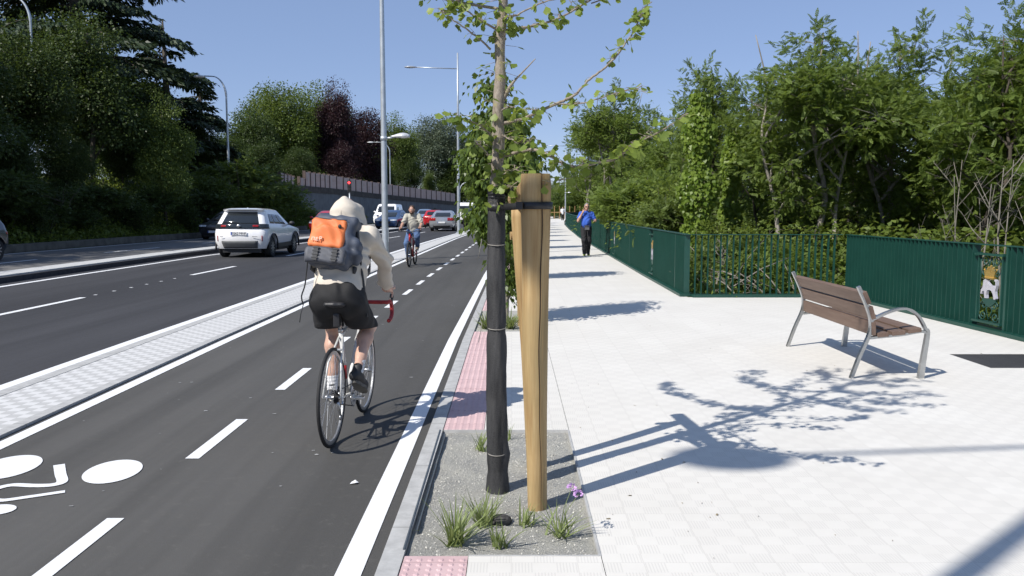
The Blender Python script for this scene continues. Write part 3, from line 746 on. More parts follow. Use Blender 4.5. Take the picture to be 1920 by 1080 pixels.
for i, (px, d, ty, ln, r) in enumerate(bl_):
    bare(px, d, ty, ['forked bare sapling just left of the crest panel', 'tallest bare sapling above the crest panel', 'thin bare sapling leaning left, left of the forked one', 'bare sapling behind the tallest one', 'bare sapling leaning right at the edge of the picture', 'slim bare sapling among leaves behind the bench armrest', 'faint bare sapling leaning left behind the saplings', 'short grey stump seen through the leftmost open bars'][i], 100+i, ln, r)
tw = MB(); rg2 = random.Random(9)
for i in range(260):
    y = rg2.uniform(15.7, 19); x = rg2.uniform(4.3, 8.5); z = terr(x, y); L_ = rg2.uniform(.5, 1.9); a = rg2.uniform(0, 6.28)
    q = Vector((math.cos(a)*L_*.7, abs(math.sin(a))*L_*.6, rg2.uniform(-.1, .75)*L_)); p = Vector((x, y, z+rg2.uniform(.0, .9))); r = rg2.choice((.006, .009, .016))
    tw.tube([p, p+q*.5+Vector((0, 0, .06)), p+q], [r, r*.8, r*.3], 4)
tag(tw.build('dead_brushwood', bk_grey, smooth=True), kind='stuff')
# ground cover on the slope
rng = np.random.default_rng(12); n = 42000
yy = rng.uniform(6, 60, n); xx = np.array([fence_x(a)+cR(a) for a in yy])+.4+rng.random(n)**1.5*6
zz_ = np.array([terr(a, b) for a, b in zip(xx, yy)])+rng.random(n)**2*.55
M = dir_rot(rng.normal(size=(n, 3))+np.array([0, 0, .5]), (0, 0, 1), rng, .7)
V, F = scatter(*leaflet(.34), np.stack([xx, yy, zz_], 1), M, .13*rng.uniform(.5, 1.3, n)); tag(npmesh('ground_cover', V, F, lf_scrub, rnd=rng.random(n)), kind='stuff')

n = 60000; yy = 18+rng.random(n)**1.3*62; off_ = rng.random(n)**1.2*4.5; xx = np.array([-18.75+cL(a) for a in yy])-off_
zz_ = np.array([terr(a, b) for a, b in zip(xx, yy)])+rng.random(n)**1.6*(.25+.22*off_)
M = dir_rot(rng.normal(size=(n, 3))+np.array([0, 0, .5]), (0, 0, 1), rng, .7)
V, F = scatter(*leaflet(.30), np.stack([xx, yy, zz_], 1), M, .17*rng.uniform(.5, 1.4, n)); tag(npmesh('bank_ground_cover', V, F, lf_scrub, rnd=rng.random(n)), kind='stuff')

# --- the left-hand slope
def edge_d(px, off):
    d = 18
    while d < 220 and (px-960)/1546.7*d*1.0 > -18.3+cL(d)-off: d += .25
    return d
lt = [ # px, d, top y, kind, mat, wide, label
 (30, 5, 62, denA, None, 1.0, 'large dark broadleaf tree at the left edge above the dark car'),
 (165, 5, 40, denB, lf_left, .95, 'large leafy tree with lighter top right of the left edge lamp'),
 (105, 9, 25, denA, None, 1.1, 'broadleaf tree in front of the big cedar, behind the edge trees'),
 (-100, 4, 20, denB, None, 1.1, 'broadleaf tree just past the left edge of the picture'),
 (304, 1.6, 192, denB, lf_light, .78, 'pointed light green hornbeam on the slope above the white car'),
 (225, 4.5, 245, denA, lf_left, .9, 'dark bush left of the pointed hornbeam'),
 (120, 3, 250, denA, None, .9, 'dark bushy tree low on the shaded slope'),
 (20, 2.5, 240, denB, None, .9, 'dark bushy tree right above the dark car'),
 (425, 14, 255, denA, None, 1.3, 'dark tree behind the second lamp post on the left slope'),
 (520, 16, 160, denA, lf_light, 1.0, 'broad light green dome shaped tree right of the second lamp post'),
 (592, 15, 168, denB, lf_light, .95, 'right half of the twin light green dome trees'),
 (465, 14, 205, denB, None, .9, 'dark green tree at the left foot of the dome tree'),
 (628, 10, 163, denB, lf_beech, .62, 'tallest copper beech with pointed dark purple crown'),
 (676, 9, 205, denA, lf_beech, .85, 'broad lower copper beech right of the pointed one'),
 (640, 8, 270, denB, lf_beech, .9, 'dark purple lower growth under the copper beeches'),
 (738, 9, 222, denB, lf_light, .9, 'light green tree behind the near tall lamp post'),
 (762, 6.5, 285, denA, lf_left, .8, 'rounded green tree overhanging the brick panel wall'),
 (820, 9, 218, denA, lf_silver, .95, 'large grey green tree left of the far tall lamp post'),
 (885, 9, 255, denB, lf_silver, .95, 'grey green tree right of the far tall lamp post'),
 (805, 5, 322, denB, lf_light, .7, 'small bright green tree at the end of the brick panel wall'),
 (560, 8, 275, denA, None, .9, 'dark tree overhanging the start of the brick panel wall'),
 (355, 9, 215, denA, None, 1.0, 'dark tree behind the hornbeam under the cedar'),
 (215, 12, 110, denA, None, 1.1, 'dark tree filling the shade below the huge cedar'),
 (708, 8, 295, denA, lf_left, .9, 'dark green bush under the right side of the copper beech'),
 (500, 9, 262, denB, None, 1.0, 'dark tree between the second lamp post and the dome trees'),
 (850, 8, 300, denA, None, .9, 'dark tree under the grey green crown'),
 (908, 8, 315, denB, lf_light, 1.0, 'green tree left of the vine clad young tree')]
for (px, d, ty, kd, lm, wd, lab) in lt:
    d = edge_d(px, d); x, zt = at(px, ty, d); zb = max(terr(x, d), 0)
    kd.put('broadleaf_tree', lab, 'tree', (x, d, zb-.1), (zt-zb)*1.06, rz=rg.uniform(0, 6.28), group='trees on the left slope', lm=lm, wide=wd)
# distant trees closing the horizon
dl = [(905, 190, 300), (940, 210, 322), (975, 230, 330), (1010, 220, 338), (1045, 235, 340), (1080, 200, 322), (860, 170, 300), (1000, 160, 352), (1035, 165, 350), (1060, 150, 345), (925, 160, 318), (1085, 130, 318), (1120, 150, 300), (700, 150, 280), (600, 150, 260), (400, 120, 250), (250, 110, 200), (1200, 120, 290), (1280, 110, 290), (1380, 100, 320), (1500, 90, 345), (1650, 90, 350)]
dlab = ['distant green tree '+w for w in ('just left of the vine clad young tree', 'behind the vine clad young tree', 'behind the wooden stakes, left one', 'behind the wooden stakes, right one', 'behind the far stake barrier', 'left of the far bend of the railing', 'behind the far tall lamp post', 'behind the crossbar of the near stakes', 'beside the distant lamp post with side arm', 'right of the most distant lamp post', 'behind the ginkgo trunk', 'above the far bend of the railing', 'above the head of the walking man', 'behind the near tall lamp post', 'behind the copper beeches', 'behind the second lamp post', 'behind the hornbeam', 'behind the lone rounded tree', 'in the pale sky gap', 'behind the ivy wrapped trunks', 'behind the tallest ash', 'behind the right hand ashes', 'behind the bare saplings')]
for i, (px, d, ty) in enumerate(dl):
    x, zt = at(px, ty, d); zb = -.5 if px < 1070 else -3
    (denA, denB)[i % 2].put('distant_tree', dlab[i], 'tree', (x, d, zb), zt-zb, rz=rg.uniform(0, 6.28), group='distant trees closing the view', lm=(lf_left, lf_light, lf_ash)[i % 3], wide=1.35)
# shrubs on the embankment
sl_ = [(405, 47, 345), (440, 46, 318), (470, 49, 335), (505, 53, 352), (535, 57, 368), (560, 61, 392), (590, 66, 405), (620, 72, 410), (650, 76, 408), (675, 80, 405), (425, 42, 368), (380, 38, 350), (330, 35, 360), (280, 33, 345), (225, 31, 350), (170, 30, 335), (120, 29, 345), (70, 28, 330), (20, 27.5, 320), (-40, 27, 300), (455, 45, 385), (500, 50, 395), (530, 56, 405), (350, 37, 395), (250, 32, 395), (150, 29.5, 385), (60, 27.8, 380), (395, 41, 375)]
sw = ['behind the roof of the white car', 'tall one at the foot of the second lamp post', 'tall one right of the second lamp post', 'on the slope at the left end of the grey retaining wall', 'against the grey retaining wall', 'below the grey wall left of the red car', 'above the red oncoming car', 'behind the hooded cyclist', 'right of the cyclist hood', 'left of the white van', 'low one behind the white car roof', 'under the left side of the hornbeam', 'under the hornbeam', 'at the left foot of the hornbeam',
      'in deep shade left of the hornbeam', 'in deep shade under the leafy tree', 'in deep shade right of the edge trees', 'in deep shade near the dark car', 'in deep shade behind the dark car', 'past the left edge of the picture', 'low rounded one right of the white car roof', 'low one between white car and red car', 'low one left of the red car', 'low one left of the white car', 'low one midway along the shaded wall', 'low one in the left quarter', 'low one right of the dark car', 'low one just left of the white car']
for i, (px, d, ty) in enumerate(sl_):
    d = edge_d(px, .9 if i > 19 else 1.4); x, zt = at(px, ty, d); zb = terr(x, d)
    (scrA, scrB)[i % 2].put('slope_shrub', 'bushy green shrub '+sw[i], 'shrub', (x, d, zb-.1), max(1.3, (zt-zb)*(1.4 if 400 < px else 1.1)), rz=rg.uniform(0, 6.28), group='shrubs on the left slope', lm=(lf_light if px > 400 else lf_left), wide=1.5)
# tall trees of the same bank standing nearer than the frame's left edge: they shade the far carriageway
for i, (x, y, H_) in enumerate([(-26, 9, 13), (-27.5, 17, 14.5), (-29, 25, 15.5), (-25, 1, 13)]):
    (denA, denB)[i % 2].put('broadleaf_tree', 'tall bank tree beyond the left edge of the picture, number '+'one two three four five six seven'.split()[i]+' from the camera', 'tree', (x, y, terr(x, y)-.1), H_, rz=i*1.3, group='trees on the left slope', wide=1.05)
# big cedar with tiered, drooping limbs
def cedar(px, d, H, label, seed, rmax=8.5, lm=None, zb=None, loc=None):
    rng = np.random.default_rng(seed); x, _ = at(px, 300, d); zb = terr(x, d) if zb is None else zb
    e = empty('cedar_tree', label, 'tree', (x, d, zb)); mb = MB(); mb.tube([(0, 0, 0), (.1, 0, H*.5), (0, 0, H)], [.42, .28, .05], 10)
    PP = []; DD = []
    nt = int(H*3.1)
    for i in range(nt):
        t = (i+.5)/nt; z = H*(.12+.86*t); L_ = rmax*(1-t)**.62*rng.uniform(.72, 1.08)*(1 if t > .18 else .75); a = rng.random()*6.28 if i % 2 else i*2.4
        dirv = np.array([math.cos(a), math.sin(a), 0]); k = 9
        pts = [np.array([0, 0, z])+dirv*L_*s+np.array([0, 0, .9*math.sin(s*2.2)*L_*.16-s*s*L_*.20]) for s in np.linspace(0, 1, k)]
        mb.tube([tuple(p) for p in pts], [.12*(1-t*.6)*(1-.85*j/(k-1)) for j in range(k)], 5, cap=False)
        side = np.array([-dirv[1], dirv[0], 0])
        for s in np.linspace(.16, 1, int(L_*4.2)+3):
            j = s*(k-1); j0 = min(k-2, int(j)); b = pts[j0]*(1-(j-j0))+pts[j0+1]*(j-j0)
            wd = L_*.34*math.sin(min(1, s*1.15)*2.6)**.8+.12
            m = int(11+wd*13)
            u = rng.uniform(-1, 1, m)*wd; f = rng.uniform(-.25, .4, m)
            p = b+side*u[:, None]+dirv*(f+np.abs(u)*.45)[:, None]+np.stack([np.zeros(m)]*2+[-np.abs(u)*.16-rng.random(m)*.16], 1)
            PP.append(p); DD.append(dirv*.8+side*(np.sign(u)*.7)[:, None]+np.stack([np.zeros(m)]*2+[-.25-rng.random(m)*.45], 1))
    PP = np.concatenate(PP); DD = np.concatenate(DD)+rng.normal(size=(len(PP), 3))*.28
    M = dir_rot(DD, (0, 0, 1), rng, .5); V, F = scatter(*leaflet(.20, 1, .05, .2), PP, M, .40*rng.uniform(.6, 1.25, len(PP)))
    mb.build('trunk', bk_dark, e, True); npmesh('crown', V, F, lm or lf_cedar, e, rnd=rng.random(len(PP)))
cedar(150, 50, 18.5, 'huge dark cedar with drooping tiered limbs against the sky at upper left', 21, 9.2)
cedar(315, 60, 12.6, 'dark conifer stepping down right of the huge cedar', 22, 5.6)
cedar(378, 64, 9.2, 'small dark conifer tip beside the second left lamp post', 23, 3.2)
# low boundary kerb wall at the foot of the slope
bw = MB(); ys = ys_between(10, 62); V = []
for y in ys:
    xw = -18.35+(cL(y)*1.0); V += [(xw, y, -.1), (xw, y, .28), (xw-.22, y, .28), (xw-.22, y, -.1)]
bw.add(V, [(4*j+i, 4*j+(i+1) % 4, 4*j+4+(i+1) % 4, 4*j+4+i) for j in range(len(ys)-1) for i in range(4)]+[(0, 1, 2, 3), (4*len(ys)-4, 4*len(ys)-1, 4*len(ys)-2, 4*len(ys)-3)])
tag(bw.build('low_boundary_wall', mat('mossy_stone', (.10, .095, .08), .9, var=.35, scale=3, bump=.5)), 'low mossy stone wall along the foot of the left slope', 'wall')

m_apt = mat('white_render', (.62, .61, .58), .9, var=.06, scale=1); m_aw = mat('dark_windows', (.06, .07, .085), .2); m_ar = mat('tiled_roof', (.30, .17, .12), .9)
for i, (px, d, ty, w, lab) in enumerate([(1722, 330, 332, 22, 'pale apartment block glimpsed through the trees left of the saplings'), (1848, 300, 338, 26, 'white apartment block glimpsed behind the tallest bare sapling'), (1925, 340, 345, 30, 'white apartment block at the right edge behind the trees')]):
    x, zt = at(px, ty, d); e = empty('apartment_building', lab, 'building', (x, d, -14), .3*(i-1)); h = zt+14
    MB().box(-w/2, w/2, -7, 7, 0, h).build('wall', m_apt, e); MB().box(-w/2-.5, w/2+.5, -7.5, 7.5, h+.01, h+.8).build('roof', m_ar, e)
    for fl_ in range(int(h/3.1)):
        for k in range(int(w/3.4)): MB().box(-w/2+1.2+3.4*k, -w/2+2.8+3.4*k, -7.06, -6.9, 1.1+3.1*fl_, 2.5+3.1*fl_).build('window', m_aw, e)
# ================================================================ STREET FURNITURE
m_galv = mat('galvanised_steel', (.50, .54, .57), .42, .55, var=.10, scale=6)
m_lampw = mat('lamp_housing', (.62, .63, .64), .35, .3, var=.05)
m_white = mat('white_lamp_shell', (.75, .76, .76), .35, 0, var=.03)
m_glass = mat('lamp_glass', (.55, .58, .6), .1, 0, var=.02)
m_black = mat('black_rubber', (.018, .018, .02), .6, var=.2)
def tall_lamp(x, y, label, low=True, H=11.3, arm=True):
    e = empty('street_lamp', label, 'street lamp', (x, y, 0), 0, 'tall grey lamp posts on the separator')
    p = MB(); p.lathe([(.105, 0), (.103, .15), (.092, 2.5), (.082, 5), (.066, 8), (.048, H)], 20); p.build('pole', m_galv, e, True)
    b = MB(); b.box(-.17, .17, -.17, .17, .004, .022); 
    for sx in (-1, 1):
        for sy in (-1, 1): b.lathe([(.016, .022), (.016, .045), (.008, .06)], 6, Matrix.Translation((sx*.135, sy*.135, 0)))
    b.build('base_plate', m_galv, e)
    d = MB(); d.box(.085, .106, -.05, .05, .55, 1.0, bev=.006); d.build('access_door', m_galv, e)
    if arm:
        a = MB(); a.tube([(0, 0, 10.32), (-2.6, -.33, 10.36)], .032, 8); a.build('arm', m_galv, e, True)
        h = MB(); h.ball((-2.92, -.37, 10.36), (.40, .27, .05), 16, 8); h.build('lamp_head', m_lampw, e, True)
        g = MB(); g.ball((-2.95, -.372, 10.33), (.27, .18, .03), 12, 6); g.build('lamp_glass', m_glass, e, True)
    if low:
        a = MB(); a.tube([(.06, 0, 3.72), (.32, 0, 3.76)], [.032, .026], 8); a.lathe([(.105, 3.66), (.105, 3.78)], 16); a.build('low_arm', m_galv, e, True)
        h = MB(); n = 20; prof = []
        V = []
        for i in range(13):
            t = i/12; cx = .22+t*.58; w = .025+.125*math.sin(min(1, t*1.05)**1.5*math.pi*.93)**.8; ht = .03+.09*math.sin(min(1, t)**1.3*math.pi*.9)
            for j in range(n):
                a_ = 2*math.pi*j/n; zz2 = math.sin(a_); V.append((cx, w*math.cos(a_), 3.775+ht*zz2*(1 if zz2 > 0 else .38)))
        h.add(V, [(i*n+j, i*n+(j+1) % n, (i+1)*n+(j+1) % n, (i+1)*n+j) for i in range(12) for j in range(n)]+[tuple(range(n))[::-1], tuple(12*n+j for j in range(n))])
        h.build('low_lamp_head', m_lampw, e, True)
    return e
tall_lamp(-3.93, 25.6, 'near tall grey lamp post on the white separator behind the hooded cyclist', H=11.4)
tall_lamp(-3.58, -1.42, 'tall lamp post standing behind the camera whose shadow falls on the pavement', H=11.3)
tall_lamp(-3.42, 53.0, 'farther tall grey lamp post on the separator beside the silver car', H=11.3)
tall_lamp(warp(-3.95, 80), 80, 'third tall lamp post hidden behind the vine clad trees', H=11.3)
tall_lamp(at(1060, 412, 118)[0], 118, 'distant lamp post with side arm at the far end of the pavement', H=9.7)
tall_lamp(at(1084, 415, 150)[0], 150, 'most distant lamp post above the far bend of the railing', H=6.8, arm=False)
def curved_lamp(x, y, H, reach, label, zb=0, flip=-1):
    e = empty('street_lamp', label, 'street lamp', (x, y, zb), 0, 'slim lamp posts with curved tops')
    p = MB(); P = [(0, 0, 0), (0, 0, H*.5), (0, 0, H-1.4)]+[(flip*(1-math.cos(t))*reach*.62, 0, H-1.4+1.25*math.sin(t)) for t in [i*.157 for i in range(1, 11)]]+[(flip*reach, 0, H-.13)]
    n = len(P); p.tube(P, [.085-.05*min(1, i/(n*.7)) if i > 2 else (.09, .07, .055)[i] for i in range(n)], 10); p.build('pole', m_galv, e, True)
    h = MB(); h.ball((flip*(reach+.28), 0, H-.16), (.38, .14, .09), 14, 8); h.build('lamp_head', m_white, e, True); return e
x, _ = at(66, 200, 41); curved_lamp(x, 41, 9.95, 1.45, 'curved top lamp post rising through the trees at the upper left corner', zb=2.0)
x, _ = at(425, 200, 52); curved_lamp(x, 52, 9.85, 1.35, 'curved top lamp post standing clear against the sky above the white car')
x, _ = at(731, 300, 104); curved_lamp(x, 104, 9.9, 2.1, 'slender curved top lamp post just right of the near tall lamp post')
x, _ = at(862, 350, 118); curved_lamp(x, 118, 5.4, 1.8, 'small curved lamp just right of the far tall lamp post', flip=1)
# traffic light
def emat(name, col, s):
    t = NT(name); t.set((0.02, 0, 0), .3); sock((*col, 1), t.t, t.b.inputs['Emission Color']); t.b.inputs['Emission Strength'].default_value = s; return t.m
m_red_on = emat('red_signal_light', (1, .04, .05), 4)
tx, tz = at(655, 345, 76)
tl = empty('traffic_light', 'traffic light showing red in front of the shaded wall above the cyclist', 'traffic light', (tx, 76, 0))
MB().tube([(0, 0, 0), (0, 0, 3.1)], .06, 8).build('pole', m_galv, tl, True)
MB().box(-.17, .17, -.12, .12, 3.05, 4.1, bev=.03).build('signal_box', m_black, tl)
for i, z in enumerate((3.9, 3.57, 3.24)):
    MB().tube([(0, -.115, z), (0, -.135, z)], [.115, .105], 16).build('signal_lens', m_red_on if i == 0 else m_black, tl)
    MB().tube([(-.13, -.13, z-.03), (-.12, -.24, z+.08), (0, -.27, z+.15), (.12, -.24, z+.08), (.13, -.13, z-.03)], .015, 5).build('hood', m_black, tl)
# retaining wall with brick panel fence
m_rw = mat('grey_render_wall', (.13, .145, .16), .9, var=.22, scale=1.2, bump=.4, bscale=8)
def brickm():
    t = NT('pink_brick_panel'); b = t.n('ShaderNodeTexBrick'); mp = t.n('ShaderNodeMapping'); t.t.links.new(t.wpos(), mp.inputs[0]); mp.inputs['Rotation'].default_value = (R(90), 0, R(90))
    t.t.links.new(mp.outputs[0], b.inputs['Vector']); b.inputs['Scale'].default_value = 1.4; b.inputs['Color1'].default_value = (.46, .33, .29, 1); b.inputs['Color2'].default_value = (.52, .40, .36, 1); b.inputs['Mortar'].default_value = (.5, .44, .41, 1)
    t.set(t.mix(t.mth('MULTIPLY', t.noise(2, 4), .5), b.outputs[0], (.38, .31, .29)), .9); return t.m
m_brick = brickm(); m_cop = mat('dark_coping', (.055, .05, .045), .9, var=.4, scale=2)
WP = [(at(520, 358, 60)[0], 58, 3.1, 2.2), (at(560, 362, 72)[0], 71, 3.0, 2.2), (at(620, 364, 80)[0], 80, 2.95, 2.3), (at(700, 372, 94)[0], 94, 2.7, 2.2), (at(780, 378, 110)[0], 110, 2.4, 2.1), (at(845, 385, 126)[0], 126, 2.05, 2.0), (at(905, 390, 150)[0], 150, 1.6, 1.9)]
def wall_pt(t):
    i = min(len(WP)-2, int(t)); f = t-i; return [WP[i][k]*(1-f)+WP[i+1][k]*f for k in range(4)]
rw = empty('retaining_wall', 'grey retaining wall with brick panel fence on top behind the parked cars', 'wall', (0, 0, 0))
N = 42; b1 = MB(); b2 = MB()
P = [wall_pt(i*(len(WP)-1)/N) for i in range(N+1)]
def slab(mb, a, b, z0a, z1a, z0b, z1b, o0, o1):
    d = Vector((b[0]-a[0], b[1]-a[1], 0)).normalized(); nn = Vector((-d.y, d.x, 0)); A = Vector((a[0], a[1], 0)); B = Vector((b[0], b[1], 0))
    V = [A+nn*o0+Vector((0, 0, z0a)), B+nn*o0+Vector((0, 0, z0b)), B+nn*o1+Vector((0, 0, z0b)), A+nn*o1+Vector((0, 0, z0a)), A+nn*o0+Vector((0, 0, z1a)), B+nn*o0+Vector((0, 0, z1b)), B+nn*o1+Vector((0, 0, z1b)), A+nn*o1+Vector((0, 0, z1a))]
    mb.add(V, [(3, 2, 1, 0), (4, 5, 6, 7), (0, 1, 5, 4), (1, 2, 6, 5), (2, 3, 7, 6), (3, 0, 4, 7)])
for i in range(N): slab(b1, P[i], P[i+1], -.1, P[i][2], -.1, P[i+1][2], 0, .4)
b1.build('retaining_face', m_rw, rw)
for i in range(N): slab(b2, P[i], P[i+1], P[i][2], P[i][2]+.55, P[i+1][2], P[i+1][2]+.55, -.06, .42)
b2.build('dark_parapet', m_cop, rw)
m_pil = mat('dark_pier', (.09, .065, .055), .9, var=.3, scale=3)
for i in range(3, 36):
    lo = .7 if i < 9 else 1.25
    h0 = P[i][2]+.553; slab_o = MB(); A = wall_pt((i+.035)*(len(WP)-1)/N); B = wall_pt((i+.965)*(len(WP)-1)/N)
    if i not in (7,): slab(slab_o, A, B, h0, h0+lo, h0-.03, h0+lo-.03, .1, .24); slab_o.build('brick_panel', m_brick, rw)
    q = MB(); A = wall_pt((i-.03)*(len(WP)-1)/N); B = wall_pt((i+.03)*(len(WP)-1)/N); slab(q, A, B, h0, h0+lo+.1, h0, h0+lo+.1, .04, .32); q.build('pier', m_pil, rw)
# ---------------------------------------------------------------- railing
def greenm():
    t = NT('dark_green_paint'); f = t.noise(4, 4); t.set(t.ramp(f, [(.3, (.007, .046, .034)), (.7, (.010, .058, .043))]), .42)
    t.b.inputs['Specular IOR Level'].default_value = .5; return t.m
m_gr = greenm(); m_gold = mat('gold_paint', (.62, .42, .13), .3, .75, var=.15, scale=40); m_wh = mat('silver_white_paint', (.50, .49, .54), .4, .3, var=.1, scale=30)
RH = 1.13
def emblem(parent, p, ang):
    """crest panel 0.5 m wide; local x along fence, z up, at p"""
    M = Matrix.Translation(p) @ Matrix.Rotation(ang, 4, 'Z')
    MX = M @ Matrix.Rotation(R(90), 4, 'X')      # local xy polygon -> xz plane
    f = MB(); f.box(-.26, -.235, -.02, .02, .12, 1.02, M); f.box(.235, .26, -.02, .02, .12, 1.02, M); f.box(-.30, .30, -.05, .05, .10, .125, M); f.box(-.30, .30, -.05, .05, .985, 1.01, M)
    fo = f.build('crest_panel', m_gr, parent)
    s = MB()
    def scroll(cx, cz, r, sx, sz):
        P = [M @ Vector((cx+sx*r*(1-t*.8)*math.cos(t*8.5), 0, cz+sz*r*(1-t*.8)*math.sin(t*8.5))) for t in [i/26 for i in range(27)]]; s.tube(P, .009, 6)
    for sx in (-1, 1):
        for (cx, cz, r, sz) in ((.12, .905, .075, 1), (.12, .775, .06, -1), (.11, .335, .065, 1), (.13, .195, .068, -1)): scroll(sx*cx, cz, r, sx, sz)
        s.tube([M @ Vector((sx*.22, 0, .98)), M @ Vector((sx*.21, 0, .72)), M @ Vector((sx*.225, 0, .45)), M @ Vector((sx*.2, 0, .28)), M @ Vector((sx*.22, 0, .13))], .007, 5)
        s.tube([M @ Vector((sx*.02, 0, .40)), M @ Vector((sx*.06, 0, .27)), M @ Vector((0, 0, .14))], .008, 5)
        s.tube([M @ Vector((0, 0, .97)), M @ Vector((sx*.05, 0, .85)), M @ Vector((sx*.02, 0, .72))], .008, 5)
    s.build('scrolls', m_gr, fo, True)
    b = MB(); b.prism([(-.15, .42), (.15, .42), (.13, .38), (.05, .33), (0, .31), (-.05, .33), (-.13, .38)], -.012, .012, MX); b.build('plinth', m_gr, fo)
    a = MB()   # standing white beast with raised tail
    a.prism([(-.13, .60), (-.125, .655), (-.09, .675), (-.05, .66), (-.03, .63), (.02, .60), (.07, .60), (.11, .57), (.13, .61), (.125, .655), (.10, .665), (.105, .685), (.145, .67), (.15, .61), (.135, .56), (.125, .53), (.13, .49), (.15, .44), (.135, .425), (.105, .425), (.10, .45), (.085, .49), (.05, .53), (0, .54), (-.04, .53), (-.055, .47), (-.045, .425), (-.085, .425), (-.095, .47), (-.10, .52), (-.14, .51), (-.155, .47), (-.175, .475), (-.165, .53), (-.135, .565)], -.018, .018, MX)
    a.build('white_animal', m_wh, fo)
    c = MB(); c.prism([(-.09, .68), (.09, .68), (.10, .735), (.125, .80), (.075, .765), (.05, .825), (.022, .77), (0, .845), (-.022, .77), (-.05, .825), (-.075, .765), (-.125, .80), (-.10, .735)], -.022, .022, MX)
    for (bx, bz) in ((-.125, .805), (-.05, .83), (0, .85), (.05, .83), (.125, .805)):
        q = M @ Vector((bx, 0, bz)); c.ball(q, .015, 8, 6)
    for i in range(6):
        q = M @ Vector((-.075+.03*i, -.026, .705)); c.ball(q, .011, 6, 4)
    c.build('crown', m_gold, fo)
def railing(label, path, embl=(), dy=.0, slat_depth=.10, pitch=.113, jn=()):
    """path: list of (x,y); slats perpendicular to it"""
    e = empty('railing', label, 'railing', (0, 0, 0)); P = [Vector((x, y, 0)) for x, y in path]
    D = [0]
    for i in range(len(P)-1): D.append(D[-1]+(P[i+1]-P[i]).length)
    def pt(s):
        for i in range(len(P)-1):
            if s <= D[i+1] or i == len(P)-2:
                t = (s-D[i])/(D[i+1]-D[i]); d = (P[i+1]-P[i]).normalized(); return P[i].lerp(P[i+1], t), d
    sl2 = MB(); s = .06
    while s < D[-1]-.03:
        if not any(abs(s-q) < .30 for q in embl) and not any(abs(s-q) < .07 for q in jn):
            p, d = pt(s); a = math.atan2(d.y, d.x); M = Matrix.Translation(p) @ Matrix.Rotation(a, 4, 'Z')
            sl2.box(-.004, .004, -slat_depth/2, slat_depth/2, .05, RH-.012, M)
        s += pitch
    sl2.build('slats', m_gr, e)
    def strip(w0, w1, z0, z1, name):
        mb = MB(); n = len(P); V = []
        for i in range(n):
            d = ((P[min(i+1, n-1)]-P[i]).normalized()+(P[i]-P[max(i-1, 0)]).normalized()).normalized(); nn = Vector((-d.y, d.x, 0))
            V += [P[i]+nn*w0+Vector((0, 0, z0)), P[i]+nn*w1+Vector((0, 0, z0)), P[i]+nn*w1+Vector((0, 0, z1)), P[i]+nn*w0+Vector((0, 0, z1))]
        mb.add(V, [(4*i+j, 4*i+4+j, 4*i+4+(j+1) % 4, 4*i+(j+1) % 4) for i in range(n-1) for j in range(4)]+[(0, 1, 2, 3), (4*n-1, 4*n-2, 4*n-3, 4*n-4)])
        return mb.build(name, m_gr, e)
    strip(-.055, .055, RH-.012, RH, 'top_rail'); strip(-.13, .13, .004, .05, 'base_plate')
    for q in list(jn):
        p, d = pt(q); a = math.atan2(d.y, d.x); M = Matrix.Translation(p) @ Matrix.Rotation(a, 4, 'Z'); mb = MB(); mb.box(-.02, .02, -.045, .045, .05, RH-.013, M); mb.build('post', m_gr, e)
    for q in embl:
        p, d = pt(q); emblem(e, p, math.atan2(d.y, d.x))
    return e
YL = [14.85+i*.9 for i in range(5)]+[20+2*i for i in range(12)]+[46+3*i for i in range(18)]
def lx(y): return 3.12+.004*(y-14.8)+cR(y)*.97
pl = [(lx(y), y) for y in YL if y < 92]; ye = 92; xe = lx(92)
for i in range(1, 13):
    a = i*R(7.5); pl.append((xe+.35*i*.2+6*(1-math.cos(a)), ye+6*math.sin(a)+.35*i))
railing('long dark green slatted railing curving away past the walking man', pl, embl=(4.0, 12.2, 24, 38), jn=(1.0, 8, 16, 20, 28, 33, 44, 50))
railing('middle dark green railing section seen face on with open bars', [(3.24, 14.83), (5.94, 14.86)], slat_depth=.085, pitch=.114)
railing('dark green slatted railing with crest panel along the right side behind the bench', [(6.03, 14.80), (6.26, 9.9), (6.50, 5.0), (6.72, 0), (7.0, -6)], embl=(4.12, 14.0), slat_depth=.11, jn=(4.49,))
# ---------------------------------------------------------------- bench
m_wood = None
def woodm(name, a, b, sc=(1, 1, 1), ring=18):
    t = NT(name); p = t.pos(); f = t.noise(ring, 6, p, .65, stretch=sc); g = t.noise(ring*5, 3, p, .6, stretch=sc)
    c = t.mix(t.mth('MULTIPLY', g, .5), t.ramp(f, [(.3, a), (.7, b)]), v3(a, .7)); t.set(c, .6); t.bump(g, .25, .003); return t.m
m_plank = woodm('brown_bench_planks', (.125, .078, .056), (.205, .142, .108), (1, .06, 1), 22)
m_steel = mat('polished_steel_frame', (.46, .47, .47), .28, .9, var=.12, scale=12)
be = empty('bench', 'modern brown slatted bench with curved steel frames facing the green railing', 'bench', (3.2, 7.67, 0))
def flat_tube(mb, pts, ws, ts, y):
    """band in xz plane (width ws in-plane), thickness ts along y"""
    P = smooth_path([(x, 0, z) for x, z in pts], 5); n = len(P); V = []
    for i in range(n):
        t = (P[min(i+1, n-1)]-P[max(i-1, 0)]).normalized(); nn = Vector((-t.z, 0, t.x)); f = i/(n-1); w = ws(f) if callable(ws) else ws
        for sx, sy in ((-1, -1), (1, -1), (1, 1), (-1, 1)): V.append(P[i]+nn*w/2*sx+Vector((0, y+ts/2*sy, 0)))
    mb.add(V, [(4*i+j, 4*i+4+j, 4*i+4+(j+1) % 4, 4*i+(j+1) % 4) for i in range(n-1) for j in range(4)]+[(0, 1, 2, 3), (4*n-1, 4*n-2, 4*n-3, 4*n-4)])
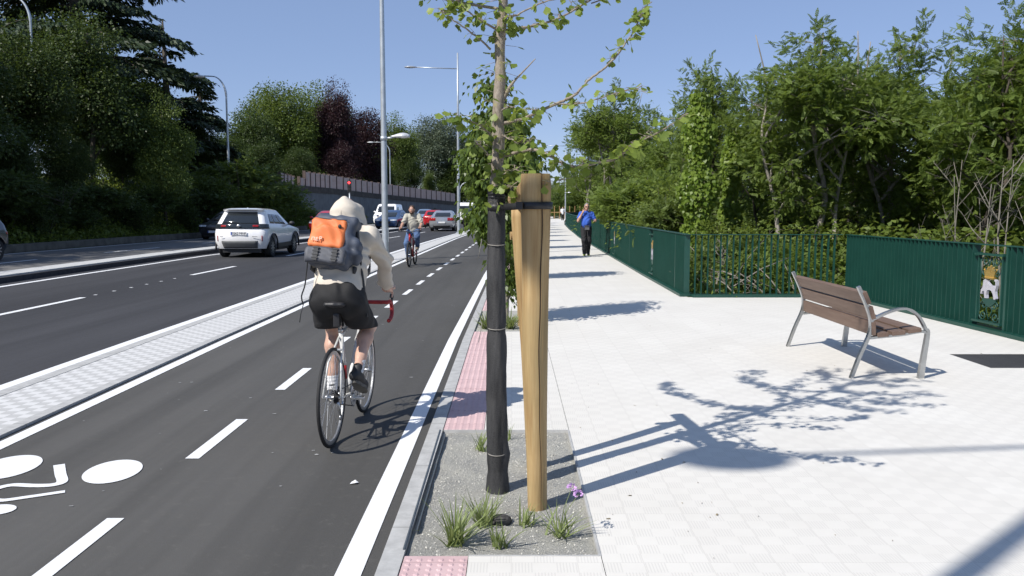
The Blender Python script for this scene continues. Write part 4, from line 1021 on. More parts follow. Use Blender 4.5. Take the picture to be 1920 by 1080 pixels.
for y in (.0, 1.80):
    b = MB(); flat_tube(b, [(.0, .0), (.075, .22), (.155, .42), (.165, .55), (.12, .69), (.035, .87)], .030, .042, y); b.build('rear_frame', m_steel, be)
    b = MB(); flat_tube(b, [(.155, .385), (.30, .40), (.45, .415), (.62, .445), (.685, .44)], .022, .05, y); b.build('seat_support', m_steel, be)
    b = MB(); flat_tube(b, [(.655, .0), (.675, .2), (.70, .42), (.69, .47)], lambda f: .056-.030*f, .040, y); b.build('front_leg', m_steel, be)
    b = MB(); flat_tube(b, [(.155, .55), (.30, .62), (.43, .66), (.53, .65), (.62, .575), (.70, .43)], .022, .05, y); b.build('armrest', m_steel, be)
bk = [(.145, .47, 4), (.105, .615, 14), (.045, .765, 24)]
for i, (x, z, a) in enumerate([(.185, .475, 3), (.165, .625, 17), (.11, .765, 24)]):
    M = Matrix.Translation((x, .9, z)) @ Matrix.Rotation(R(-a), 4, 'Y'); b = MB(); b.box(-.02, .02, -.93, .93, -.062, .062, M, bev=.006); b.build('back_slat', m_plank, be)
for i, (x, z, a, w) in enumerate([(.275, .415, -5, .105), (.42, .432, -6, .125), (.57, .455, -8, .125)]):
    M = Matrix.Translation((x, .9, z)) @ Matrix.Rotation(R(a), 4, 'Y'); b = MB(); b.box(-w/2, w/2, -.93, .93, -.018, .022, M, bev=.006); b.build('seat_slat', m_plank, be)
M = Matrix.Translation((.09, .02, .79)) @ Matrix.Rotation(R(-24), 4, 'Y'); b = MB(); b.box(-.004, .0, -.045, .045, -.028, .028, M); b.build('sticker', mat('pale_green_sticker', (.42, .58, .48), .5), be)
# ---------------------------------------------------------------- far fence and saplings at the end
m_stake = woodm('pine_stake', (.22, .125, .045), (.46, .30, .13), (1, 1, .07), 26)
ff = empty('wooden_barrier', 'low pale stake barrier in front of the far saplings', 'barrier', (5.0, 122, 0))
for i in range(16): MB().tube([(-5.5+.75*i, 0, 0), (-5.5+.75*i, 0, 1.9)], .06, 5).build('stake', m_stake, ff)
MB().box(-5.6, 6.5, -.04, .04, .9, 1.02).build('rail', m_stake, ff)
# ================================================================ YOUNG TREES, STAKES, TUFTS
lf_gink = leafmat('ginkgo_leaves', (.10, .16, .03), (.29, .37, .085), .46, .45)
lf_vine = leafmat('drooping_leaves', (.045, .085, .018), (.15, .215, .045), .4, .4)
def ginkbark():
    t = NT('ginkgo_bark'); p = t.pos(); sp = t.n('ShaderNodeSeparateXYZ'); t.t.links.new(p, sp.inputs[0])
    f = t.noise(60, 5, p, .7, stretch=(1, 1, .5)); l = t.noise(9, 5, p, .75)
    c = t.ramp(f, [(.3, (.16, .13, .10)), (.7, (.37, .32, .26))]); c = t.mix(t.ramp(l, [(.55, (0,)*3), (.66, (.75,)*3)]), c, (.34, .31, .11))
    t.set(c, .9); t.bump(f, .8, .006); return t.m
m_gb = ginkbark()
fan = ([(0, 0, 0), (-.50, .50, .05), (-.36, .80, .0), (-.13, .97, .04), (.0, .80, -.03), (.15, .98, .05), (.38, .78, .0), (.50, .48, .06), (0, .45, -.04)], [(0, 8, 2, 1), (8, 4, 3, 2), (8, 6, 5, 4), (0, 7, 6, 8)])
gk = empty('ginkgo_tree', 'young ginkgo with fan shaped leaves and black mesh around its trunk', 'tree', (0, 0, 0))
TY = 4.60
tp = [(-.085, TY, -.1), (-.085, TY, 0), (*at(931, 640, TY)[:1], TY, at(931, 640, TY)[1]), (at(931, 400, TY)[0], TY, at(931, 400, TY)[1]), (at(934, 250, TY)[0], TY, at(934, 250, TY)[1]), (at(938, 100, TY)[0], TY, at(938, 100, TY)[1]), (at(943, -20, TY)[0], TY, at(943, -20, TY)[1]), (-.04, TY+.03, 3.5), (-.07, TY+.05, 4.1), (-.05, TY+.05, 4.75)]
TP = smooth_path(tp, 8); mb = MB()
def trr(z): return float(np.interp(z, [-.1, 0, .1, 1.0, 1.6, 2.1, 2.8, 3.6, 4.8], [.050, .046, .041, .037, .037, .032, .025, .018, .005]))
mb.tube([(p.x+.004*math.sin(p.z*17), p.y, p.z) for p in TP], [trr(p.z)*(1+.05*math.sin(p.z*23)) for p in TP], 18)
mb.build('trunk', m_gb, gk, True)
def meshm():
    t = NT('black_shade_net'); f = t.noise(160, 2); g = t.noise(9, 4, stretch=(1, 1, .3)); t.set(t.ramp(t.mth('ADD', t.mth('MULTIPLY', g, .7), t.mth('MULTIPLY', f, .3)), [(.36, (.010, .010, .011)), (.62, (.055, .055, .056))]), .75); t.bump(f, .8, .003); return t.m
m_net = meshm(); rgn = random.Random(3); V = []; n = 28; zs = [i*.028 for i in range(62)]
for z in zs:
    p = min(TP, key=lambda q: abs(q.z-z)); 
    for j in range(n):
        a = 2*math.pi*j/n; flap = .016*max(0, math.cos(a+.15*math.sin(z*3)))**6*(1-.6*z)+.011*max(0, math.cos(a-2.9))**8*(1 if z < 1.2 else .4)
        r = trr(z)+.009+flap+.0025*math.sin(5*a+z*9)+.0022*math.sin(11*a-z*21)+(.012*max(0, 1-abs(z-.22)/.05)*max(0, math.cos(a-.3))**4)
        for zt_ in (.13, .95, 1.42):
            if abs(z-zt_) < .03: r -= .0035
        V.append((p.x+r*math.cos(a), TY+r*math.sin(a), z-.02))
k = len(zs); no = rawobj('mesh_guard', V, [(i*n+j, i*n+(j+1) % n, (i+1)*n+(j+1) % n, (i+1)*n+j) for i in range(k-1) for j in range(n)], m_net, gk, True)
m_tie = mat('grey_wire', (.25, .235, .21), .6)
for z in (.23, .95, 1.42):
    w = MB(); p = min(TP, key=lambda q: abs(q.z-z)); w.tube([(p.x+(trr(z)+.012)*math.cos(a), TY+(trr(z)+.012)*math.sin(a), z-.02+.006*math.sin(a)) for a in [i*.3142 for i in range(21)]], .0028, 5)
    if z > .5: w.tube([(p.x-.045, TY-.02, z-.02), (p.x-.08, TY-.03, z-.01+.02), (p.x-.10, TY-.03, z-.10)], .0018, 4)
    w.build('wire_tie', m_tie, gk, True)
def W3(l): return [Vector((at(a, b, Y)[0], Y, at(a, b, Y)[1])) for a, b, Y in l]
GB = [  # branch path, base radius, leaf density
 (W3([(937, 233, 4.6), (982, 222, 4.58), (1044, 194, 4.55), (1076, 179, 4.53), (1107, 148, 4.52), (1138, 124, 4.5), (1165, 93, 4.5), (1188, 58, 4.48), (1206, 19, 4.47), (1223, 3, 4.46)]), .010, 1.0),
 (W3([(1046, 196, 4.55), (1088, 194, 4.5), (1130, 183, 4.45), (1165, 172, 4.42), (1192, 167, 4.4), (1215, 176, 4.38)]), .0045, 1.1),
 (W3([(936, 296, 4.6), (974, 284, 4.5), (1000, 281, 4.4), (1028, 290, 4.3), (1052, 305, 4.2), (1076, 312, 4.12), (1114, 307, 4.05), (1153, 298, 3.98), (1188, 272, 3.9), (1247, 241, 3.8), (1290, 212, 3.7)]), .010, 1.35),
 (W3([(920, 92, 4.6), (885, 62, 4.55), (850, 38, 4.5), (823, 14, 4.5)]), .006, 1.3),
 (W3([(928, 262, 4.6), (905, 240, 4.5), (880, 226, 4.42), (852, 222, 4.38)]), .006, 1.7),
 (W3([(930, 320, 4.6), (915, 290, 4.45), (895, 268, 4.4), (880, 262, 4.4)]), .005, 1.6),
 (W3([(938, 60, 4.6), (905, 40, 4.55), (870, 15, 4.5), (850, -20, 4.45)]), .007, 1.8),
 (W3([(942, 30, 4.6), (965, 30, 4.5), (1010, 8, 4.45), (1060, -5, 4.4), (1072, 10, 4.4)]), .006, 1.0),
 (W3([(931, 335, 4.6), (950, 325, 4.5), (968, 318, 4.42), (985, 330, 4.4)]), .005, 2.2),
 (W3([(928, 345, 4.6), (950, 352, 4.48), (965, 345, 4.4)]), .004, 2.0),
 (W3([(936, 250, 4.6), (960, 262, 4.5), (985, 268, 4.45), (1000, 258, 4.4)]), .005, 2.0),
 (W3([(938, 210, 4.6), (955, 200, 4.5), (975, 205, 4.45), (1010, 205, 4.4)]), .005, 1.5),
 (W3([(944, 350, 4.6), (980, 350, 4.4), (1010, 338, 4.25), (1040, 340, 4.2), (1080, 330, 4.15)]), .004, .55)]
rgg = random.Random(31)
for i in range(17):      # crown above the frame
    z0 = 2.55+i*.12; a = i*2.4+.4; L_ = max(.25, (1.25-.9*max(0, (z0-2.6)/2.1)**1.2))*rgg.uniform(.8, 1.15)
    b0 = min(TP, key=lambda q: abs(q.z-z0)); dx, dy = math.cos(a), math.sin(a)
    if z0 < 3.0 and dy < -.2: continue
    GB.append(([b0, b0+Vector((dx*L_*.35, dy*L_*.35, .10*L_)), b0+Vector((dx*L_*.7, dy*L_*.7, .34*L_)), b0+Vector((dx*L_, dy*L_, .62*L_))], .009, 1.3))
    e2 = b0+Vector((dx*L_*.55, dy*L_*.55, .2*L_)); a2 = a+rgg.choice((-1, 1))*.7
    GB.append(([e2, e2+Vector((math.cos(a2), math.sin(a2), .3))*L_*.25, e2+Vector((math.cos(a2), math.sin(a2), .55))*L_*.5], .004, 1.3))
for pa, r, dn in GB:
    P = smooth_path([Vector(p) for p in pa], 6); n_ = len(P)
    MB().tube([p+Vector((rgg.uniform(-1, 1), 0, rgg.uniform(-1, 1)))*.003 for p in P], [r*(1-.75*i/(n_-1)) for i in range(n_)], 6).build('branch', m_gb, gk, True)
MB().tube([Vector(p) for p in smooth_path(W3([(943, 188, 4.6), (955, 165, 4.58), (966, 150, 4.57), (985, 130, 4.55), (1004, 110, 4.54)]), 3)], [.012, .012, .011, .010, .0085, .007, .0055, .005, .0045, .004, .0035, .003, .0025][:13], 6).build('dead_stub', m_gb, gk, True)
rng = np.random.default_rng(44); Pl = []; Dl = []; sb = MB()
for pa, r, dn in GB:
    P = smooth_path([Vector(p) for p in pa], 8); L_ = sum((P[i+1]-P[i]).length for i in range(len(P)-1)); ns = max(3, int(L_*22*dn)); 
    for _ in range(ns):
        t = rng.random()**.85*(len(P)-1.01); i = int(t); q = P[i].lerp(P[i+1], t-i)
        sp_d = Vector(rng.normal(size=3)); sp_d.z = abs(sp_d.z)*.6; sp_d.normalize(); q2 = q+sp_d*rng.uniform(.008, .035); sb.tube([q, q2], [.003, .0022], 4)
        for _ in range(rng.integers(2, 5)):
            pd = Vector(rng.normal(size=3)); pd.z = pd.z*.5-.15; pd.normalize(); q3 = q2+pd*rng.uniform(.02, .045); sb.tube([q2, q3], [.0012, .0009], 3)
            Pl.append(q3); Dl.append(Vector((pd.x, pd.y, pd.z-.45)))
for _ in range(90):      # leaves right on the trunk
    z = rng.uniform(1.62, 2.9); a = rng.random()*6.28; p = min(TP, key=lambda q: abs(q.z-z)); q = p+Vector((math.cos(a), math.sin(a), 0))*.03; q3 = q+Vector((math.cos(a), math.sin(a), rng.uniform(-.4, .4)))*rng.uniform(.03, .09)
    sb.tube([q, q3], [.0015, .001], 3); Pl.append(q3); Dl.append(Vector((math.cos(a), math.sin(a), -.6)))
sb.build('spurs', m_gb, gk, True)
Pl = np.array([tuple(p) for p in Pl]); Dl = np.array([tuple(p) for p in Dl])+rng.normal(size=(len(Pl), 3))*.3
V, F = scatter(*fan, Pl, dir_rot(Dl, (0, -.5, .8), rng, .7), rng.uniform(.030, .056, len(Pl))); npmesh('leaves', V, F, lf_gink, gk, rnd=np.repeat(rng.random(len(Pl)), 4))
# ---- stakes
def stakem():
    t = NT('treated_pine'); p = t.pos(); f = t.noise(24, 6, p, .65, stretch=(1, 1, .05)); g = t.noise(90, 3, p, .6, stretch=(1, 1, .04)); b = t.noise(2.2, 3, p)
    c = t.ramp(f, [(.3, (.27, .165, .065)), (.5, (.42, .285, .125)), (.72, (.55, .41, .21))]); c = t.mix(t.mth('MULTIPLY', g, .45), c, (.20, .105, .04))
    c = t.mix(t.ramp(b, [(.45, (0,)*3), (.7, (.5,)*3)]), c, (.30, .235, .11))
    kn = t.n('ShaderNodeTexVoronoi'); kn.inputs['Scale'].default_value = 3.1; mp = t.n('ShaderNodeMapping'); t.t.links.new(p, mp.inputs[0]); mp.inputs['Scale'].default_value = (1.6, 1.6, 1); t.t.links.new(mp.outputs[0], kn.inputs['Vector'])
    k = t.ramp(kn.outputs['Distance'], [(.045, (1,)*3), (.075, (0,)*3)]); c = t.mix(t.mth('MULTIPLY', k, .75), c, (.16, .075, .03))
    t.set(c, .7); t.bump(t.mth('ADD', g, t.mth('MULTIPLY', f, .5)), .35, .004); return t.m
m_pine = stakem(); m_crack = mat('dark_wood_fissure', (.03, .017, .01), .95)
def stake(name, label, b, tpt, r0, r1, group=None, crack=True, seed=1):
    e = empty(name, label, 'stake', (0, 0, 0), 0, group); b = Vector(b); tpt = Vector(tpt); rg_ = random.Random(seed); V = []; n = 26; K = 34
    rr = []
    for i in range(K+1):
        t = i/K; c = b.lerp(tpt, t)+Vector((.004*math.sin(t*7+seed), .003*math.cos(t*5), 0)); r = (r0+(r1-r0)*t)*(1+.018*math.sin(t*13+seed)); rr.append((c, r))
        if i == K: r *= .93
        for j in range(n): a = 2*math.pi*j/n; q = r*(1+.025*math.sin(3*a+t*2+seed)); V.append((c.x+q*math.cos(a), c.y+q*math.sin(a), c.z))
    F = [(i*n+j, i*n+(j+1) % n, (i+1)*n+(j+1) % n, (i+1)*n+j) for i in range(K) for j in range(n)]+[tuple(K*n+j for j in range(n))]
    o = rawobj('log', V, F, m_pine, e); 
    for pgn in o.data.polygons: pgn.use_smooth = len(pgn.vertices) == 4
    if crack:
        cm = MB(); L1 = []; L2 = []
        for i in range(2, K+1):
            t = i/K; c, r = rr[i]; a0 = -1.22+.05*math.sin(t*9)+.03*math.sin(t*31); w = .045*(.25+.75*abs(math.sin(t*2.6+.4)))*(.5+t)
            q = r*1.034; L1.append((c.x+q*math.cos(a0-w), c.y+q*math.sin(a0-w), c.z)); L2.append((c.x+q*math.cos(a0+w), c.y+q*math.sin(a0+w), c.z))
        k = len(L1); cm.add(L1+L2, [(i, k+i, k+i+1, i+1) for i in range(k-1)]); cm.build('fissure', m_crack, o)
    return e
stake('wooden_stake', 'nearest thick pine stake with a long dark crack, in the gravel beside the ginkgo', (.135, 4.34, -.3), (.118, 4.30, 1.775), .0475, .080, 'pine stakes supporting the young trees', seed=1)
stake('wooden_stake', 'second pine stake half hidden behind the cracked one', (.16, 5.02, -.3), (.045, 5.0, 1.60), .042, .050, 'pine stakes supporting the young trees', crack=False, seed=4)
cb = empty('stake_crossbar', 'round pine crossbar joining the tops of the two near stakes', 'crossbar', (0, 0, 0))
lg = MB(); lg.tube([(.075, 4.325, 1.70), (.055, 4.7, 1.67), (.02, 5.18, 1.655)], [.046, .048, .047], 20); lo = lg.build('log', m_pine, cb)
lo2 = MB().tube([(-.01, 5.06, 1.43), (.12, 5.08, 1.435)], .026, 14).build('lower_dowel', m_pine, cb)
st_ = MB()
m_strap = mat('black_rubber_strap', (.016, .016, .018), .5, var=.3, scale=40)
def band(mb, pts, h, th=.004):
    P = [Vector(p) for p in pts]; n = len(P); V = []
    for i in range(n):
        t = (P[min(i+1, n-1)]-P[max(i-1, 0)]).normalized(); nn = Vector((-t.y, t.x, 0)).normalized()
        for sz, sn in ((-1, 0), (1, 0), (1, 1), (-1, 1)): V.append(P[i]+Vector((0, 0, h/2*sz))+nn*th*sn)
    mb.add(V, [(4*i+j, 4*i+4+j, 4*i+4+(j+1) % 4, 4*i+(j+1) % 4) for i in range(n-1) for j in range(4)]+[(0, 1, 2, 3), (4*n-1, 4*n-2, 4*n-3, 4*n-4)])
ts = empty('tree_tie', 'black rubber straps tying the ginkgo trunk to the near stake', 'strap', (0, 0, 0))
tx_, ty_ = TP[0].x, TY; zt_ = 1.60; R1 = .048
def arc(cx, cy, r, a0, a1, z, n=14): return [(cx+r*math.cos(a0+(a1-a0)*i/n), cy+r*math.sin(a0+(a1-a0)*i/n), z) for i in range(n+1)]
b_ = MB(); band(b_, arc(tx_, ty_, R1, 5.2, 1.0, 1.605)+[(.04, 4.44, 1.61)]+arc(.12, 4.305, .088, 2.3, -2.2+0, 1.612, 18)+[(.0, 4.47, 1.607)]+[(tx_+.02, ty_-.05, 1.605)], .036); b_.build('long_strap', m_strap, ts, True)
b_ = MB()
for i in range(5): band(b_, arc(tx_, ty_, R1+.001*i, 0, 6.283, 1.66+.011*i+.003*math.sin(i*2), 20), .014)
band(b_, arc(tx_, ty_, R1+.002, -1.6, .5, 1.685)+[(-.01, 4.5, 1.69)]+arc(.04, 4.42, .055, 2.5, .9, 1.69, 6), .042); b_.build('wrapped_strap', m_strap, ts, True)
b_ = MB(); b_.box(.02, .055, 4.232, 4.262, 1.592, 1.632, bev=.005); b_.build('buckle', m_strap, ts)
# ---- the row of young leafy trees
vineK = TreeKind('vine', bk_grey, lf_vine, seed=51, H=4.1, th=-.1, rad=(.52, .50), nl=38, ncl=820, per=12, spread=.11, ls=.088, base=leaflet(.30, 1, .1, .3), droop=2.6, tr=.035, lobe=.20, shell=.3, limb=.3, minz=.35)
vineL = ['vine like leafy young tree directly behind the ginkgo trunk', 'leafy young tree in the third pit of the row', 'leafy young tree in the fourth pit of the row', 'leafy young tree in the fifth pit of the row', 'leafy young tree in the sixth pit of the row', 'leafy young tree in the seventh pit of the row', 'leafy young tree in the eighth pit', 'leafy young tree in the ninth pit', 'leafy young tree in the tenth pit', 'leafy young tree in the eleventh pit', 'leafy young tree in the twelfth pit', 'leafy young tree in the last pit of the row']
for k in range(12):
    y = 11.55+6.95*k; xo = warp(-.10 if k else -.13, y)
    vineK.put('young_tree', vineL[k], 'tree', (xo, y, -.05), 4.15*rg.uniform(.95, 1.12) if k else 4.05, rz=1.9*k, group='row of young leafy trees in pits', wide=1.0 if k == 0 else 1.05)
    if k: 
        sk_ = stake('wooden_stake', 'pine stake beside the leafy young tree in pit %s of the row' % ('one two three four five six seven eight nine ten eleven twelve thirteen'.split()[k+1]), (xo+.2, y-.3, -.1), (xo+.2, y-.28, 1.75), .045, .055, 'pine stakes supporting the young trees', crack=False, seed=k+9)
stake('wooden_stake', 'pine stake beside the vine like tree behind the ginkgo', (.12, 11.3, -.1), (.10, 11.3, 1.72), .045, .055, 'pine stakes supporting the young trees', crack=False, seed=33)
for i in range(9):
    px = 1012+9*i; d = 126+3*(i % 3); x, zt = at(px, 352+6*(i % 3), d)
    vineK.put('sapling', 'small distant sapling %s behind the far stake barrier' % ('first second third fourth fifth sixth seventh eighth ninth'.split()[i]+' from the left'), 'tree', (x, d, 0), zt, rz=i, group='distant saplings at the end of the pavement', wide=1.6)
# ---- grass tufts
m_bl = leafmat('strappy_grass', (.13, .18, .055), (.30, .36, .15), .35, .5)
m_fl = mat('mauve_petals', (.55, .33, .62), .6, var=.2)
def tuft(px, py, h, n, label, seed, spread=.5, flowers=0, loc=None, w=.0045):
    rg_ = random.Random(seed)
    if loc is None:
        F_ = 1546.7; p = R(5.54); cx = (px-960)/F_; cy = (py-540)/F_; t = 1.62/(math.sin(p)+cy*math.cos(p)); loc = (cx*t, (math.cos(p)-cy*math.sin(p))*t, -.02)
    h *= .86; e = empty('grass_tuft', label, 'plant', loc, 0, 'strappy grass tufts in the tree pits'); V = []; F = []; rr = []
    for i in range(n):
        a = rg_.uniform(0, 6.28); L_ = h*rg_.uniform(.55, 1.1); ln = rg_.uniform(.05, 1)**.7*spread*1.35; x0 = rg_.gauss(0, .018); y0 = rg_.gauss(0, .018); dr = rg_.uniform(.0, .35); k = len(V); ww = w*rg_.uniform(.6, 1.25)
        for s in range(6):
            t = s/5; r = L_*(ln*t+dr*t*t*.5); z = L_*(t*(1-ln*.35)-dr*t**2.5*.8); wv = ww*(1-t**2.2)+.0004; px_, py_ = -math.sin(a+.4)*wv, math.cos(a+.4)*wv; cx_, cy_ = x0+math.cos(a)*r, y0+math.sin(a)*r
            V += [(cx_+px_, cy_+py_, z), (cx_-px_, cy_-py_, z)]
        c = rg_.random()
        for s in range(5): F.append((k+2*s, k+2*s+1, k+2*s+3, k+2*s+2)); rr.append(c)
    npmesh('blades', V, F, m_bl, e, rnd=rr)
    for i in range(flowers):
        dx, dy = (.06+.03*i, -.02-.03*i); hh = h*(1.25-.1*i); f = MB(); f.tube([(0, 0, 0), (dx*.4, dy*.4, hh*.6), (dx, dy, hh)], [.0022, .0018, .0014], 5); f.build('flower_stem', m_bl.copy() if False else mat('flower_stem', (.16, .20, .07), .6), e, True)
        q = MB()
        for j in range(26):
            b = rg_.uniform(0, 6.28); el = rg_.uniform(-.3, 1.3); c = Vector((dx+.012*math.cos(b)*math.cos(el), dy+.012*math.sin(b)*math.cos(el), hh+.012*math.sin(el))); d = Vector((math.cos(b)*math.cos(el), math.sin(b)*math.cos(el), math.sin(el)))*.016; s_ = d.orthogonal().normalized()*.005
            q.add([c, c+d*.6+s_, c+d, c+d*.6-s_], [(0, 1, 2, 3)])
        q.build('flower_head', m_fl, e)
tuft(852, 1022, .31, 75, 'largest grass tuft in the front left of the gravel tree pit', 1, .62)
tuft(905, 988, .26, 60, 'grass tuft right behind the largest one in the front tree pit', 2, .5)
tuft(938, 1028, .19, 30, 'small grass tuft in the middle of the front tree pit', 3, .45)
tuft(986, 988, .20, 26, 'small yellowish grass tuft at the foot of the cracked stake', 4, .45)
tuft(1048, 1008, .24, 36, 'grass tuft with mauve flowers at the right of the front tree pit', 5, .75, 2)
tuft(903, 846, .19, 30, 'small grass tuft behind and left of the ginkgo trunk', 6, .4)
tuft(952, 826, .24, 7, 'few thin grass blades just right of the ginkgo trunk', 7, .25)
tuft(952, 612, .38, 80, 'lush grass tuft in the second tree pit right of the trunk', 8, .7, loc=(-.02, 11.0, -.02), w=.008)
tuft(0, 0, .38, 70, 'grass tuft in the second tree pit left of the trunk', 9, .7, loc=(-.36, 11.0, -.02), w=.008)
tuft(0, 0, .36, 70, 'grass tuft at the right side of the second tree pit', 10, .7, loc=(.22, 11.2, -.02), w=.008)
for k in range(2, 6):
    y = 10.9+6.95*(k-1); tuft(0, 0, .36, 60, 'grass tuft in pit %s of the row' % ('zero one two three four five six seven'.split()[k+1]), 20+k, .7, loc=(warp(.1, y), y+.4, -.02), w=.01)
ro = MB(); ro.ball((0, 0, 0), (.06, .045, .035), 12, 8); V = [(x*(1+.2*mnoise.noise(Vector((x*30, y*30, z*30)))), y*(1+.25*mnoise.noise(Vector((y*30, x*30, z*30)))), z) for x, y, z in ro.v]
o = rawobj('dark_stone', V, ro.f, mat('dark_pumice', (.055, .052, .05), .95, var=.5, scale=60, bump=1, bscale=80), smooth=True); o.location = (-.055, 4.10, .0); tag(o, 'dark porous stone lying in the gravel between the grass tufts', 'stone')
# ================================================================ BICYCLES
m_tyre = mat('black_tyre', (.016, .016, .017), .75, var=.2); m_chrome = mat('brushed_alloy', (.50, .51, .52), .28, .9, var=.08, scale=20)
m_spoke = mat('steel_spokes', (.55, .56, .57), .3, .8, var=.05); m_blk = mat('black_plastic', (.02, .02, .022), .45, var=.2)
m_redt = mat('red_bar_tape', (.30, .018, .022), .6, var=.2, scale=40, bump=.4, bscale=90)
def rotX(a): return Matrix.Rotation(a, 4, 'X')
def wheel(parent, y, r, tr, rim_m, rw, M0=None, ns=24, name='wheel'):
    M = Matrix.Translation((0, y, r)); 
    if M0: M = M0 @ M
    w = MB().torus(r-tr, tr, 64, 8, M).build(name, m_tyre, parent, True)
    b = MB(); R0 = r-2*tr
    V = []; n = 64
    prof = [(-.007, R0+.004), (-.009, R0-.006), (-.006, R0-rw), (.006, R0-rw), (.009, R0-.006), (.007, R0+.004)]
    for i in range(n):
        a = 2*math.pi*i/n
        for (x, q) in prof: V.append(M @ Vector((x, q*math.cos(a), q*math.sin(a))))
    k = len(prof); b.add(V, [(i*k+j, ((i+1) % n)*k+j, ((i+1) % n)*k+(j+1) % k, i*k+(j+1) % k) for i in range(n) for j in range(k)]); b.build('rim', rim_m, w)
    s = MB()
    for i in range(ns):
        a = 2*math.pi*i/ns; sd_ = 1 if i % 2 else -1; a2 = a+sd_*.9*(1 if (i//2) % 2 else -1)
        s.tube([M @ Vector((sd_*.028, .02*math.cos(a2), .02*math.sin(a2))), M @ Vector((0, (R0-rw)*math.cos(a), (R0-rw)*math.sin(a)))], .0014, 3, cap=False)
    s.build('spokes', m_spoke, w)
    h = MB(); h.lathe([(.008, -.055), (.018, -.04), (.02, -.03), (.012, -.02), (.012, .02), (.02, .03), (.018, .04), (.008, .055)], 12, M, 'X'); h.build('hub', m_chrome, w, True); return w
def bicycle(label, loc, rz, frame_m, rim_m, tape_m, wb=.97, r=.34, tr=.013, drop=True, crank=0., seat=(.19, .965), fork_m=None, steer=0, lean=0, acc=None, bar_z=.93, bar_w=.21):
    e = empty('bicycle', label, 'bicycle', loc, rz); e.rotation_euler.y = lean
    BB = Vector((0, .41, .27)); SD = Vector((0, seat[0], seat[1]-.03)); RH_ = Vector((0, 0, r)); FH = Vector((0, wb, r))
    ST = BB.lerp(SD, .72); HT = Vector((0, wb-.155, bar_z-.09)); HB = Vector((0, wb-.115, r+.36)); 
    f = MB(); tb = .016 if drop else .021
    f.tube([BB, ST], tb, 12); f.tube([ST+Vector((0, .0, -.02)), HT+Vector((0, 0, -.03))], tb*.95, 12); f.tube([BB, HB+Vector((0, 0, .03))], tb*1.15, 12); f.tube([HT, HB], tb*1.15, 12)
    for s in (-1, 1):
        f.tube([BB+Vector((s*.03, -.01, 0)), Vector((s*.05, .1, r-.02)), Vector((s*.062, 0, r))], [.011, .009, .008], 8); f.tube([ST+Vector((s*.012, 0, -.03)), Vector((s*.045, .08, r+.22)), Vector((s*.062, 0, r))], [.008, .007, .007], 8)
    f.lathe([(.022, -.036), (.022, .036)], 16, Matrix.Translation(BB), 'X'); f.tube([Vector((-.045, .105, r+.31)), Vector((.045, .105, r+.31))], .008, 6)
    fo = f.build('frame', frame_m, e, True)
    fk = MB(); fk.tube([HB, HB+Vector((0, .01, -.05))], .018, 10)
    for s in (-1, 1): fk.tube([HB+Vector((s*.015, .01, -.04)), HB+Vector((s*.045, .03, -.10)), Vector((s*.05, wb-.03, r+.12)), Vector((s*.052, wb, r))], [.014, .013, .010, .008], 8)
    fk.build('fork', fork_m or frame_m, e, True)
    wheel(e, 0, r, tr, rim_m, .022 if drop else .015); wheel(e, wb, r, tr, rim_m, .022 if drop else .015)
    p = MB(); p.tube([ST, SD], .0135, 10); p.lathe([(.02, 0), (.02, .03)], 10, Matrix.Translation(ST)); p.build('seat_post', m_chrome, e, True)
    sx, sz = seat
    implicit('saddle', [('c', (0, sx-.10, sz), (0, sx+.14, sz-.005), .04, .018, (1, 1, .6)), ('c', (-.045, sx-.10, sz), (-.02, sx, sz-.008), .032, .02, (1, 1, .6)), ('c', (.045, sx-.10, sz), (.02, sx, sz-.008), .032, .02, (1, 1, .6))], m_blk, e, .006, .02)
    b = MB(); st = HT+Vector((0, .0, .03)); stem = MB(); stem.tube([HT, st, st+Vector((0, .09 if drop else .03, .02))], .016, 10); stem.build('stem', m_chrome if drop else m_blk, e, True); c = st+Vector((0, .09 if drop else .03, .02))
    if drop:
        for s in (-1, 1): b.tube(smooth_path([c, c+Vector((s*.12, 0, 0)), c+Vector((s*(bar_w-.015), .005, 0)), c+Vector((s*bar_w, .06, -.005)), c+Vector((s*bar_w, .105, -.05)), c+Vector((s*(bar_w+.005), .09, -.10)), c+Vector((s*(bar_w+.005), .03, -.135)), c+Vector((s*(bar_w+.005), -.04, -.14))], 5), .0155, 10)
        b.build('handlebar', tape_m, e, True)
        for s in (-1, 1):
            l = MB(); l.tube([c+Vector((s*bar_w, .06, .0)), c+Vector((s*bar_w, .105, .03)), c+Vector((s*bar_w, .11, .055))], [.017, .018, .012], 8); l.tube([c+Vector((s*bar_w, .115, .02)), c+Vector((s*(bar_w+.005), .135, -.05)), c+Vector((s*(bar_w+.01), .115, -.09))], .006, 6); l.build('brake_lever', m_blk, e, True)
    else:
        b.tube(smooth_path([c+Vector((-.31, -.06, .03)), c+Vector((-.18, -.01, .03)), c+Vector((-.06, .01, 0)), c+Vector((.06, .01, 0)), c+Vector((.18, -.01, .03)), c+Vector((.31, -.06, .03))], 5), .0125, 10); b.build('handlebar', m_blk, e, True)
        for s in (-1, 1): MB().tube([c+Vector((s*.20, -.02, .031)), c+Vector((s*.32, -.062, .03))], .018, 10).build('grip', m_blk, e, True)
    # drivetrain
    d = MB(); d.lathe([(.085, .044), (.087, .047), (.085, .050), (.055, .050), (.055, .044)], 32, Matrix.Translation(BB), 'X')
    for i in range(5): a = i*1.2566; d.box(-.0, .004, -.006, .006, .01, .08, Matrix.Translation(BB+Vector((.046, 0, 0))) @ rotX(a))
    co = d.build('chainring', m_chrome, e)
